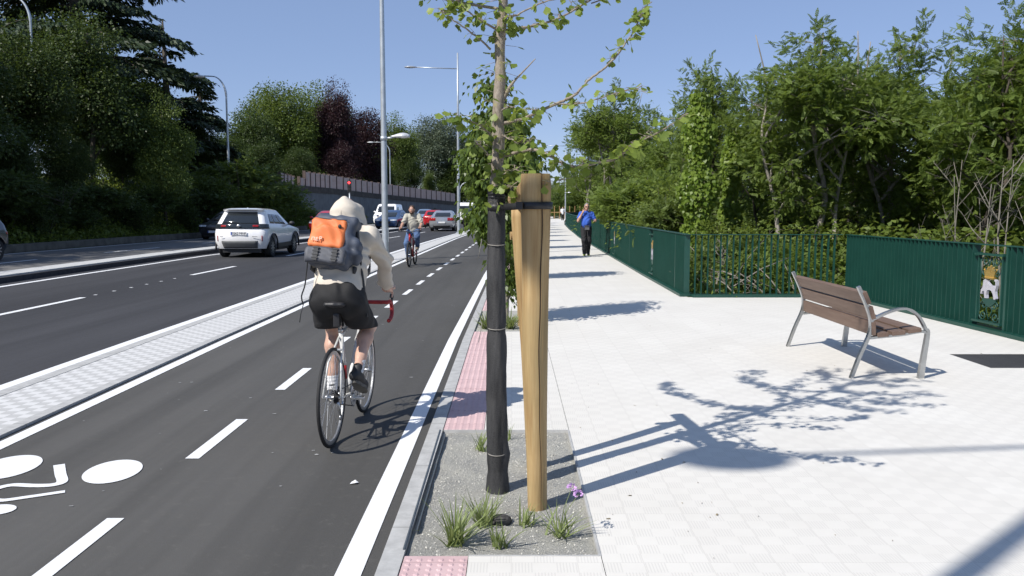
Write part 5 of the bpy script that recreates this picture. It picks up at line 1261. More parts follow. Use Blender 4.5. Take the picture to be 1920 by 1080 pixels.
    for s in (-1, 1):
        a = crank+(0 if s > 0 else math.pi); v = Vector((0, math.cos(a), math.sin(a)))*.17
        k = MB(); k.tube([BB+Vector((s*.06, 0, 0)), BB+v+Vector((s*.07, 0, 0))], [.013, .010], 8); k.build('crank', m_chrome, e, True)
        q = MB(); c2 = BB+v+Vector((s*.12, 0, 0)); q.box(-.045, .045, -.03, .03, -.009, .009, Matrix.Translation(c2) @ rotX(.0), bev=.004); q.build('pedal', m_blk if not drop else m_chrome, e)
    g = MB()
    for i in range(7): g.lathe([(.045-.004*i, .022+.0042*i), (.045-.004*i, .0245+.0042*i)], 20, Matrix.Translation(RH_), 'X')
    g.build('cassette', m_blk, e)
    ch = MB(); 
    for z1, z2 in ((.043, .085), (-.043, -.086)): ch.tube([Vector((.035, 0, r+z1)), BB+Vector((.047, 0, z2))], .004, 4)
    ch.build('chain', m_blk, e)
    dd = MB(); dd.tube([Vector((.04, -.005, r-.03)), Vector((.045, .03, r-.09)), Vector((.045, .05, r-.15))], [.012, .010, .008], 6); dd.lathe([(.02, -.005), (.02, .005)], 10, Matrix.Translation((.045, .05, r-.15)), 'X'); dd.build('derailleur', m_chrome if drop else m_blk, e, True)
    return e
m_fr1 = mat('white_bike_paint', (.60, .60, .58), .3, 0, var=.06, coat=.5); m_rim1 = mat('machined_rim', (.42, .43, .44), .35, .8, var=.1, scale=30)
m_fr2 = mat('red_bike_paint', (.42, .012, .010), .3, 0, var=.06, coat=.5); m_rim2 = mat('black_rim', (.03, .03, .03), .4)
HD1 = -math.atan2(.05, .95)
bk1 = bicycle('white racing bicycle with red taped drop handlebar ridden by the hooded cyclist', (-1.225, 5.50, ZR), HD1, m_fr1, m_rim1, m_redt, crank=math.pi*.97, lean=R(.5))
rd_ = MB(); rd_.tube([(0.001, .33, .50), (0.001, .345, .40)], .0175, 10); rd_.build('red_band', mat('red_decal', (.45, .02, .02), .4), bk1, True)
sb_ = MB(); sb_.box(-.022, .022, .125, .19, .80, .90, bev=.012); sb_.build('saddle_bag', m_blk, bk1)
bk2 = bicycle('red mountain bicycle ridden towards the camera by the bearded man', (-2.80, 23.75, ZR), math.pi-.035, m_fr2, m_rim2, m_blk, wb=1.05, r=.345, tr=.026, drop=False, crank=-1.2, seat=(.17, .95), fork_m=m_blk, bar_z=1.0)
# ================================================================ PEOPLE
def skinm(name, col):
    t = NT(name); f = t.noise(14, 4); t.set(t.ramp(f, [(.3, v3(col, .88)), (.7, v3(col, 1.08))]), .5); t.b.inputs['Subsurface Weight'].default_value = .12; t.b.inputs['Subsurface Radius'].default_value = (.02, .008, .004); t.b.inputs['Subsurface Scale'].default_value = .3; return t.m
m_skin = skinm('pale_skin', (.56, .35, .265)); m_skin2 = skinm('tanned_skin', (.46, .265, .19))
def cloth(name, col, var=.1, rough=.85, scale=30): return mat(name, col, rough, 0, var, scale, .25, 260)
m_cream = cloth('cream_fleece', (.60, .54, .455), .06, .9, 9); m_shortm = cloth('black_shorts_fabric', (.012, .012, .013), .2, .8)
m_sock = cloth('white_socks', (.62, .62, .62)); m_shoe = mat('black_shoe', (.02, .02, .022), .6, var=.2); m_sole = mat('shoe_sole', (.50, .48, .42), .7); m_gum = mat('gum_sole', (.10, .095, .085), .8, var=.3, scale=60)
V_ = Vector
def hand(prims, w, d, pn, side=1, s=1.0, curl=.9, grip=True):
    """palm + four fingers + thumb; w wrist, d palm direction, pn palm normal (towards the gripped thing)"""
    d = V_(d).normalized(); pn = V_(pn); pn = (pn-d*pn.dot(d)).normalized(); sd_ = d.cross(pn)*side; w = V_(w)
    for k in (-.022, 0, .022): prims.append(('c', tuple(w+sd_*k*.7*s), tuple(w+d*.075*s+sd_*k*s), .015*s, .014*s))
    prims.append(('k', .006))
    for i, (o, l) in enumerate(((.030, .070), (.010, .080), (-.010, .074), (-.029, .058))):
        b = w+d*.082*s+sd_*o*s; p = b; dirv = d.copy()
        for j, f in enumerate((.42, .32, .26)):
            a = curl*(.75, 1.0, .8)[j]; dirv = (dirv*math.cos(a)+pn*math.sin(a)).normalized() if j or grip else dirv; perp = (pn*math.cos(a)-d*math.sin(a)); 
            q = p+dirv*l*f*s; prims.append(('c', tuple(p), tuple(q), (.0095-.0010*j)*s, (.0088-.0012*j)*s)); p = q
            pn2 = (pn-dirv*pn.dot(dirv)); pn = pn2.normalized() if pn2.length > 1e-4 else pn
        pn = (V_(pn)) ; pn = (sd_.cross(d)*(-side) if side else pn); pn = pn.normalized()
    b = w+d*.02*s+sd_*.03*s; m_ = b+d*.03*s+sd_*.022*s+pn*.012*s; t_ = m_+d*.028*s+pn*.022*s
    prims += [('c', tuple(b), tuple(m_), .014*s, .011*s), ('c', tuple(m_), tuple(t_), .011*s, .008*s), ('k', .02)]
def head_prims(c, s=1., face=(0, 1, 0), tilt=0):
    """head looking along +Y (rotate later with the figure)"""
    x, y, z = c
    P = [('e', (x, y-.012, z+.02), (.076*s, .096*s, .103*s)), ('k', .025), ('e', (x, y+.02, z-.05), (.056*s, .068*s, .066*s)), ('e', (x, y+.045, z-.088), (.027*s, .026*s, .024*s)), ('c', (x, y+.055, z-.012), (x, y+.075, z-.018), .03, .02)]
    P += [('k', .010), ('c', (x, y+.082*s, z+.018), (x, y+.108*s, z-.022), .008, .012), ('e', (x-.013, y+.094*s, z-.026), (.008, .009, .007)), ('e', (x+.013, y+.094*s, z-.026), (.008, .009, .007)),
          ('c', (x-.04, y+.074*s, z+.027), (x-.012, y+.084*s, z+.025), .009, .009), ('c', (x+.04, y+.074*s, z+.027), (x+.012, y+.084*s, z+.025), .009, .009),
          ('-e', (x-.031, y+.090*s, z+.006), (.015, .014, .010)), ('-e', (x+.031, y+.090*s, z+.006), (.015, .014, .010)), ('c', (x-.018, y+.082*s, z-.058), (x+.018, y+.082*s, z-.058), .008, .008), ('c', (x-.013, y+.08*s, z-.068), (x+.013, y+.08*s, z-.068), .008, .008)]
    for sg in (-1, 1): P += [('e', (x+sg*.078*s, y-.004, z-.008), (.010, .019, .031)), ('e', (x+sg*.083*s, y-.010, z+.010), (.008, .014, .014))]
    P += [('k', .02)]
    return P
m_eye = mat('eye_white', (.55, .55, .53), .3); m_iris = mat('dark_iris', (.03, .018, .012), .2); m_lip = skinm('lips', (.38, .16, .13))
def eyes(parent, c, s=1.):
    x, y, z = c
    for sg in (-1, 1):
        b = MB().ball((x+sg*.031, y+.073*s, z+.005), .0125, 12, 8).build('eye', m_eye, parent, True); MB().ball((x+sg*.031, y+.0815*s, z+.005), .0055, 8, 6).build('iris', m_iris, b, True)
    MB().ball((x, y+.088*s, z-.063), (.021, .005, .006), 10, 6).build('lips', m_lip, parent, True)
def shoe(parent, heel, toe, m, ms, name='shoe', w=.044, up=(0, 0, 1), ankle=None):
    h, t = V_(heel), V_(toe); d = (t-h).normalized(); up = V_(up); up = (up-d*up.dot(d)).normalized(); sd_ = d.cross(up); Rm = np.array([list(sd_), list(d), list(up)]).T
    L_ = (t-h).length; pr = [('c', tuple(h+up*.035), tuple(h+d*L_*.3+up*.05), .038, .042), ('c', tuple(h+d*L_*.3+up*.042), tuple(h+d*L_*.72+up*.025), .042, .040, None), ('c', tuple(h+d*L_*.7+up*.022+sd_*.004), tuple(t-d*.035+up*.016), .042, .032)]
    if ankle is not None: pr.append(('c', tuple(h+d*.03+up*.05), tuple(V_(ankle)+up*.01), .036, .034))
    n = up; pr.append(('-plane', tuple(-n), float(-(h@n if False else h.dot(n))-.004)))
    o = implicit(name, pr, m, parent, .005, .02)
    outl = []
    for i in range(22):
        a = 2*math.pi*i/22; yv = math.sin(a); ww = (.036 if yv < 0 else .043)+.004*(yv > .2); outl.append((ww*math.cos(a), L_/2+(L_/2+.004)*yv))
    M = Matrix(((sd_.x, d.x, up.x, h.x), (sd_.y, d.y, up.y, h.y), (sd_.z, d.z, up.z, h.z), (0, 0, 0, 1)))
    s_ = MB(); s_.prism(outl, -.016, .007, M); s_.build('sole', ms, o); return o
# ---- hooded cyclist (local frame of the bicycle)
c1 = empty('person', 'cyclist in a cream hooded sweatshirt and black shorts riding away with a backpack', 'person', (-1.225, 5.50, ZR), HD1)
Rk, Ra, Lk, La = (.135, .55, .755), (.135, .20, .50), (-.135, .585, .73), (-.125, .475, .315)
Rh, Lh = (.10, .22, .985), (-.10, .22, .985)
hw = (.205, .865, 1.005); hwl = (-.205, .865, 1.005); c_bar = V_((0, .905, .89))
body = [('e', (0, .24, 1.03), (.13, .09, .10)), ('c', (0, .26, 1.05), (0, .44, 1.36), .09, .10), ('c', (-.15, .46, 1.41), (.15, .46, 1.41), .06, .06), ('c', (0, .48, 1.42), (-.01, .55, 1.52), .055, .052)]
hc = (-.03, .615, 1.575); body += head_prims(hc)
for s, hp, kn, an, ft in ((1, Rh, Rk, Ra, None), (-1, Lh, Lk, La, None)):
    kn_, an_ = V_(kn), V_(an); cf = kn_.lerp(an_, .3)+V_((0, -.018, 0))
    body += [('k', .03), ('c', hp, kn, .085, .055), ('c', kn, tuple(cf), .052, .055), ('c', tuple(cf), tuple(kn_.lerp(an_, .75)), .052, .037), ('c', tuple(kn_.lerp(an_, .72)), an, .037, .033), ('e', tuple(kn_+V_((0, .02, .01))), (.05, .045, .055))]
    sh = (s*.175, .46, 1.415); el = (s*.238, .68, 1.22); wv = hw if s > 0 else hwl
    body += [('c', sh, el, .048, .040), ('c', el, wv, .039, .026)]
    hand(body, wv, (s*-.0, .09, -.03), (0, -.05, -1), side=-s, curl=.95)
bo = implicit('body', body, m_skin, c1, .0065, .03)
hd = [('c', (0, .235, 1.03), (0, .36, 1.24), .160, .158, (1.12, .85, 1)), ('c', (0, .36, 1.24), (0, .46, 1.37), .155, .145, (1.15, .85, 1)), ('-plane', (0, .25, -1), -.985), ('c', (-.15, .465, 1.405), (.155, .465, 1.40), .080, .080), ('c', (0, .46, 1.42), (-.01, .55, 1.50), .085, .088)]
for s in (1, -1):
    sh = (s*.17, .46, 1.405); el = (s*.238, .675, 1.225); wv = V_(hw if s > 0 else hwl)
    hd += [('c', sh, el, .080, .056), ('c', el, tuple(V_(el).lerp(wv, .85)), .056, .043), ('c', tuple(V_(el).lerp(wv, .84)), tuple(V_(el).lerp(wv, .97)), .043, .034), ('e', tuple(V_(el).lerp(wv, .5)), (.047, .047, .03)), ('e', tuple(V_(el).lerp(wv, .8)), (.050, .050, .022))]
hd += [('wr', .0045, (22, 31, 58), .5), ('wr', .003, (60, -20, 34), 2.0), ('wr', .0035, (9, 40, 25), 3.1), ('k', .03)]
hd += [('e', (-.028, .590, 1.562), (.115, .137, .122)), ('k', .045), ('c', (-.03, .565, 1.62), (-.03, .570, 1.685), .075, .022), ('k', .03), ('c', (.05, .64, 1.60), (.065, .64, 1.50), .045, .05), ('e', (-.03, .560, 1.492), (.135, .130, .075)), ('e', (-.03, .50, 1.475), (.11, .06, .035))]
hd += [('-e', (-.03, .735, 1.56), (.075, .075, .10)), ('wr', .0022, (34, 28, 46), 1.1)]
implicit('hooded_sweatshirt', hd, m_cream, c1, .0075, .035)
sm = MB(); sm.tube([(-.03, .590-.137*math.cos(a), 1.572+.127*math.sin(a)) for a in [R(-25)+R(8)*i for i in range(6)]], .002, 4); sm.build('hood_seam', m_cream, c1, True)
shp = [('e', (0, .22, 1.0), (.155, .14, .13)), ('c', (-.06, .21, 1.02), (.06, .21, 1.02), .118, .118)]
for s, hp, kn in ((1, Rh, Rk), (-1, Lh, Lk)):
    kn_ = V_(kn); hp_ = V_(hp); shp += [('c', tuple(hp_+V_((0, 0, -.02))), tuple(hp_.lerp(kn_, .92)+V_((s*.0, -.03, -.05))), .100, .094), ('c', tuple(hp_.lerp(kn_, .4)+V_((0, -.01, -.06))), tuple(hp_.lerp(kn_, .9)+V_((0, -.05, -.10))), .088, .088)]
shp += [('wr', .004, (50, 24, 12), 1.0), ('wr', .003, (30, 60, 20), 0.3), ('-plane', (0, .9, -.45), .175+.0)] if False else [('wr', .004, (42, 24, 12), 1.0), ('wr', .003, (30, 60, 20), .3), ('-plane', (0, 0, -1), -.765)]
implicit('shorts', shp, m_shortm, c1, .008, .04)
for s, kn, an in ((1, Rk, Ra), (-1, Lk, La)):
    kn_, an_ = V_(kn), V_(an); implicit('sock', [('c', tuple(kn_.lerp(an_, .72)), tuple(an_+V_((0, 0, -.02))), .041, .038), ('wr', .0015, (0, 0, 220), 0)], m_sock, c1, .005, .01)
shoe(c1, (.125, .125, .432), (.155, .315, .315), m_shoe, m_gum, up=(0, .75, .8), ankle=Ra)
shoe(c1, (-.125, .45, .225), (-.12, .69, .20), m_shoe, m_sole, ankle=La)
# backpack
m_navy = cloth('slate_blue_nylon', (.060, .072, .100), .3, .6, 10); m_org = cloth('orange_nylon', (.70, .185, .055), .14, .6, 8); m_nb = cloth('black_webbing', (.02, .022, .026), .2, .6)
bp = empty('backpack', 'orange and slate blue backpack on the back of the hooded cyclist', 'backpack', (-1.225, 5.50, ZR), HD1)
Mb = Matrix.Translation((-.022, .215, 1.36)) @ Matrix.Rotation(R(5), 4, 'Y') @ Matrix.Rotation(R(-24), 4, 'X'); Rb = np.array(Mb.to_3x3()); bp_ = lambda x, y, z: tuple(Mb @ V_((x, y, z)))
implicit('main_pack', [('b', bp_(0, 0, 0), (.145, .085, .165), .06, Rb), ('k', .03), ('b', bp_(-.01, -.045, -.105), (.152, .068, .066), .06, Rb), ('e', bp_(.165, .0, -.03), (.04, .06, .10)), ('b', bp_(.01, .0, .17), (.15, .075, .04), .035, Rb), ('wr', .004, (40, 20, 36), .2), ('wr', .0025, (16, 50, 70), 1.2)], m_navy, bp, .006, .04)
implicit('orange_panel', [('b', bp_(-.030, -.078, .055), (.122, .028, .108), .024, Rb), ('k', .02), ('e', bp_(-.03, -.095, .04), (.09, .02, .07)), ('wr', .0026, (46, 10, 60), .4), ('wr', .0018, (90, 20, 34), 1.9)], m_org, bp, .005, .02)
implicit('pocket', [('b', bp_(-.015, -.107, -.115), (.14, .028, .058), .024, Rb), ('wr', .003, (50, 10, 40), .9)], cloth('grey_nylon', (.075, .08, .095), .2, .6), bp, .006, .02)
lg_ = MB()
for i, (x0, x1, z0, z1) in enumerate(((-.125, -.120, -.02, .005), (-.122, -.108, .0, .005), (-.108, -.103, -.02, .005), (-.097, -.092, -.02, .005), (-.092, -.080, .0, .005), (-.092, -.082, -.010, -.006), (-.092, -.080, -.02, -.015), (-.073, -.068, -.02, .012), (-.068, -.056, .007, .012), (-.068, -.056, -.006, -.001), (-.060, -.055, -.001, .010))): lg_.box(x0, x1, -.1205, -.117, z0+.003, z1+.003, Mb)
lg_.build('logo', mat('pale_print', (.74, .48, .36), .6), bp)
zl = MB(); zl.tube([Mb @ V_(p) for p in ((-.155, -.085, .16), (-.10, -.098, .158), (-.02, -.10, .152), (.04, -.10, .156), (.09, -.095, .16))], .003, 5); zl.build('zip', m_nb, bp, True)
MB().ball(bp_(.052, -.118, .10), (.013, .008, .015), 12, 8).build('buckle', m_nb, bp, True)
for x in (-.075, .055):
    b = MB(); b.box(x-.016, x+.016, -.143, -.136, -.165, -.065, Mb, bev=.002); 
    for k in range(4): b.box(x-.022, x+.022, -.146, -.140, -.15+.024*k, -.142+.024*k, Mb)
    b.build('webbing_loop', m_nb, bp)
for s in (-1, 1):
    b = MB(); P = smooth_path([bp_(s*.09, .09, .17), (s*.115-.0, .47, 1.49), (s*.15, .56, 1.40), (s*.155, .54, 1.27), (s*.17, .40, 1.16), bp_(s*.15, .04, -.15)], 6)
    band(b, P, .05, .008); b.build('shoulder_strap', m_nb, bp, True)
b = MB(); b.tube(smooth_path([bp_(.15, .0, .12), (.15, .27, 1.27), (.17, .26, 1.12), (.19, .25, .95), (.20, .24, .86)], 5), [.022]*6+[.018]*8+[.012]*7, 6, sq=(1, .35)); b.build('hanging_strap', m_nb, bp, True)
b = MB(); b.tube(smooth_path([bp_(-.16, 0, -.13), (-.20, .12, 1.10), (-.22, .10, 1.02), (-.21, .1, .96)], 5), .010, 6, sq=(1, .4)); b.tube([(-.21, .1, .96), (-.225, .09, .90), (-.235, .09, .84)], .003, 4); b.build('hanging_strap', m_nb, bp, True)
# ---- bearded cyclist riding towards the camera
c2 = empty('person', 'bearded man in a grey green polo shirt and jeans cycling towards the camera', 'person', (-2.80, 23.75, ZR), math.pi-.035)
m_polo = cloth('sage_polo', (.40, .385, .33), .1, .85, 14); m_jean = cloth('blue_jeans', (.07, .125, .25), .3, .85, 10); m_hair = mat('brown_hair', (.055, .032, .02), .7, var=.4, scale=50, bump=.6, bscale=90)
Rk, Ra, Lk, La = (.13, .54, .80), (.125, .44, .40), (-.13, .58, .70), (-.125, .36, .20)
crk = -1.2
BBv = V_((0, .41, .27)); pr_ = BBv+V_((0, math.cos(crk), math.sin(crk)))*.17; pl_ = BBv-V_((0, math.cos(crk), math.sin(crk)))*.17
La, Ra = (-.125, pl_.y-.09, pl_.z+.09), (.125, pr_.y-.09, pr_.z+.09)
Lk, Rk = (-.16, .60, .83), (.15, .52, .63)
body = [('e', (0, .2, 1.0), (.15, .11, .12)), ('c', (0, .2, 1.03), (0, .29, 1.32), .095, .10), ('c', (-.15, .30, 1.40), (.15, .30, 1.40), .06, .06), ('c', (0, .31, 1.40), (0, .35, 1.50), .058, .055)]
hc2 = (.01, .40, 1.565); body += head_prims(hc2)
for s, kn, an in ((1, Rk, Ra), (-1, Lk, La)):
    body += [('k', .03), ('c', (s*.1, .2, .98), kn, .08, .055), ('c', kn, an, .052, .034)]
    sh = (s*.18, .31, 1.39); el = (s*.27, .44, 1.16); wv = (s*.265, .72, 1.08)
    body += [('c', sh, el, .046, .038), ('c', el, tuple(V_(el).lerp(V_(wv), .35)), .040, .038), ('c', tuple(V_(el).lerp(V_(wv), .3)), wv, .038, .026)]
    hand(body, wv, (0, .09, -.03), (0, -.05, -1), side=-s, curl=.95)
implicit('body', body, m_skin2, c2, .007, .03); eyes(c2, hc2)
hx, hy, hz = hc2
implicit('hair', [('e', (hx, hy-.025, hz+.038), (.083, .098, .098)), ('k', .01), ('-e', (hx, hy+.10, hz-.02), (.085, .085, .085)), ('-e', (hx, hy+.03, hz-.10), (.2, .12, .105)), ('wr', .002, (90, 60, 70), .2)], m_hair, c2, .005, .02)
implicit('beard', [('e', (hx, hy+.035, hz-.082), (.058, .056, .045)), ('c', (hx-.06, hy+.01, hz-.03), (hx-.035, hy+.055, hz-.085), .016, .02), ('c', (hx+.06, hy+.01, hz-.03), (hx+.035, hy+.055, hz-.085), .016, .02), ('c', (hx-.025, hy+.086, hz-.047), (hx+.025, hy+.086, hz-.047), .007, .007), ('k', .008), ('-e', (hx, hy+.095, hz-.062), (.020, .012, .009)), ('wr', .0015, (120, 60, 90), .2)], m_hair, c2, .005, .015)
ps = [('c', (0, .2, .98), (0, .27, 1.2), .145, .15, (1.08, .85, 1)), ('c', (0, .27, 1.2), (0, .29, 1.33), .15, .145, (1.12, .85, 1)), ('c', (-.15, .30, 1.385), (.15, .30, 1.385), .074, .074), ('c', (0, .31, 1.41), (0, .34, 1.46), .07, .066)]
for s in (1, -1): ps += [('c', (s*.17, .31, 1.385), (s*.24, .40, 1.24), .075, .07)]
ps += [('wr', .004, (20, 30, 50), .7), ('wr', .003, (55, 18, 30), 1.7)]; implicit('polo_shirt', ps, m_polo, c2, .008, .035)
implicit('collar', [('c', (-.055, .33, 1.475), (-.045, .42, 1.43), .018, .014), ('c', (.055, .33, 1.475), (.045, .42, 1.43), .018, .014), ('c', (-.06, .30, 1.48), (.06, .30, 1.48), .016, .016)], m_polo, c2, .006, .015)
jn = [('e', (0, .19, .98), (.165, .13, .13))]
for s, kn, an in ((1, Rk, Ra), (-1, Lk, La)): jn += [('c', (s*.095, .2, .97), kn, .098, .078), ('c', kn, tuple(V_(kn).lerp(V_(an), .95)), .076, .058)]
jn += [('wr', .004, (30, 30, 80), .7)]; implicit('jeans', jn, m_jean, c2, .008, .035)
for s, an, pd in ((1, Ra, pr_), (-1, La, pl_)): shoe(c2, (s*.125, pd.y-.11, pd.z+.03), (s*.13, pd.y+.15, pd.z+.02), mat('suede_shoe', (.22, .17, .12), .8), m_sole, ankle=an)
# ---- walking man
wk = empty('person', 'man in a blue t-shirt and black trousers walking towards the camera touching his face', 'person', (2.50, 27.9, 0), math.pi+.05)
m_blue = cloth('royal_blue_cotton', (.035, .105, .46), .15, .85, 12); m_bt = cloth('black_trousers', (.014, .014, .016), .2); m_ghair = mat('grey_hair', (.22, .20, .19), .8, var=.3, scale=50)
fr_ = (.075, .15, .09); bk_ = (-.085, -.10, .10)       # ankles: right forward, left back
hcw = (-.01, .05, 1.635); body = [('e', (0, 0, .96), (.155, .11, .12)), ('c', (0, 0, 1.0), (0, 0, 1.32), .10, .11), ('c', (-.16, -.01, 1.43), (.16, -.01, 1.43), .062, .062), ('c', (0, 0, 1.43), (0, .02, 1.54), .06, .057)]
body += head_prims(hcw)
kr, kl = (.085, .14, .50), (-.09, .05, .50)
for s, kn, an in ((1, kr, fr_), (-1, kl, bk_)): body += [('k', .03), ('c', (s*.095, 0, .94), kn, .085, .056), ('c', kn, an, .055, .034)]
# his right hand (x>0 when facing +Y) is raised to his cheek
sh = (.20, 0, 1.40); el = (.285, .12, 1.17); wr_ = (.135, .165, 1.46)
body += [('c', sh, el, .05, .042), ('c', el, tuple(V_(el).lerp(V_(wr_), .35)), .044, .042), ('c', tuple(V_(el).lerp(V_(wr_), .3)), wr_, .042, .028)]; hand(body, wr_, (-.05, .0, .09), (-1, -.4, 0), side=1, curl=.75)
sh = (-.20, 0, 1.40); el = (-.31, .03, 1.19); wr_ = (-.27, .24, 1.18)
body += [('c', sh, el, .05, .042), ('c', el, tuple(V_(el).lerp(V_(wr_), .35)), .044, .042), ('c', tuple(V_(el).lerp(V_(wr_), .3)), wr_, .042, .028)]; hand(body, wr_, (.2, .8, -.2), (.6, 0, -.7), side=-1, curl=.6)
implicit('body', body, m_skin2, wk, .007, .03)
hx, hy, hz = hcw
implicit('hair', [('e', (hx, hy-.022, hz+.034), (.081, .098, .095)), ('k', .01), ('-e', (hx, hy+.10, hz-.01), (.085, .08, .085)), ('-e', (hx, hy+.03, hz-.10), (.2, .12, .11))], m_ghair, wk, .005, .02)
g = MB()
for s in (-1, 1): g.ball((hx+s*.032, hy+.092, hz+.008), (.026, .010, .018), 12, 8); g.tube([(hx+s*.055, hy+.088, hz+.012), (hx+s*.08, hy+.02, hz+.012)], .003, 5)
g.tube([(hx-.01, hy+.098, hz+.012), (hx+.01, hy+.098, hz+.012)], .003, 5); g.build('sunglasses', m_blk, wk, True)
ts_ = [('c', (0, 0, .93), (0, 0, 1.3), .15, .155, (1.1, .88, 1)), ('e', (0, .055, 1.12), (.165, .15, .2)), ('c', (-.16, -.01, 1.41), (.16, -.01, 1.41), .078, .078), ('c', (0, 0, 1.42), (0, .01, 1.48), .075, .07)]
ts_ += [('c', (.185, 0, 1.40), (.25, .07, 1.27), .078, .072), ('c', (-.185, 0, 1.40), (-.265, .015, 1.26), .078, .072), ('wr', .004, (20, 30, 50), .7), ('wr', .003, (55, 18, 30), 1.7), ('-plane', (0, 0, -1), -.90)]
implicit('t_shirt', ts_, m_blue, wk, .008, .035)
tr_ = [('e', (0, 0, .94), (.165, .125, .11))]
for s, kn, an in ((1, kr, fr_), (-1, kl, bk_)): tr_ += [('c', (s*.09, 0, .93), kn, .105, .085), ('c', kn, tuple(V_(an)+V_((0, 0, .0))), .083, .065)]
tr_ += [('wr', .004, (30, 30, 40), .7)]; implicit('trousers', tr_, m_bt, wk, .008, .035)
m_neon = mat('neon_sole', (.62, .72, .08), .6)
shoe(wk, (.075, .08, .018), (.10, .35, .05), m_shoe, m_neon, ankle=fr_); shoe(wk, (-.085, -.16, .05), (-.09, .10, .016), m_shoe, m_neon, ankle=bk_)
sbg = empty('shoulder_bag', 'small black crossbody bag hanging in front of the walking man', 'bag', (2.50, 27.9, 0), math.pi+.05)
b = MB(); b.box(-.085, .085, .205, .26, .86, 1.02, bev=.015); b.build('bag_body', mat('dark_grey_nylon', (.05, .05, .055), .5, var=.3), sbg); b = MB(); b.box(-.07, .07, .262, .275, .875, .955, bev=.008); b.build('front_pocket', mat('grey_flap', (.13, .13, .135), .5), sbg)
b = MB(); b.tube(smooth_path([(-.08, .22, 1.02), (-.075, .235, 1.15), (-.09, .18, 1.33), (-.12, .09, 1.47), (-.11, -.02, 1.52), (-.05, -.13, 1.40), (.10, -.16, 1.1), (.17, .0, .99), (.085, .21, 1.0)], 5), .009, 6, sq=(1, .35)); b.build('strap', m_nb, sbg, True)
# ---- distant pedestrian
x, _ = at(1055, 400, 104)
dp = empty('person', 'distant pedestrian in a white shirt at the far end of the pavement', 'person', (x, 104, 0))
implicit('body', [('c', (0, 0, .95), (0, 0, 1.35), .13, .14), ('c', (-.15, 0, 1.42), (.15, 0, 1.42), .06, .06), ('c', (0, 0, 1.42), (0, 0, 1.52), .055, .05), ('e', (0, 0, 1.62), (.08, .1, .12)), ('c', (.1, 0, .92), (.1, .12, .08), .09, .045), ('c', (-.1, 0, .92), (-.1, -.12, .08), .09, .045), ('c', (.2, 0, 1.4), (.26, .05, .95), .05, .035), ('c', (-.2, 0, 1.4), (-.26, -.03, .95), .05, .035)], m_skin2, dp, .02, .04)
implicit('shirt', [('c', (0, 0, .92), (0, 0, 1.35), .17, .17), ('c', (-.16, 0, 1.40), (.16, 0, 1.40), .08, .08), ('c', (.2, 0, 1.4), (.25, .03, 1.15), .075, .065), ('c', (-.2, 0, 1.4), (-.25, 0, 1.15), .075, .065)], cloth('white_shirt', (.65, .65, .66)), dp, .02, .04)
implicit('trousers', [('c', (.1, 0, .92), (.1, .12, .12), .11, .07), ('c', (-.1, 0, .92), (-.1, -.12, .12), .11, .07)], m_bt, dp, .02, .04)
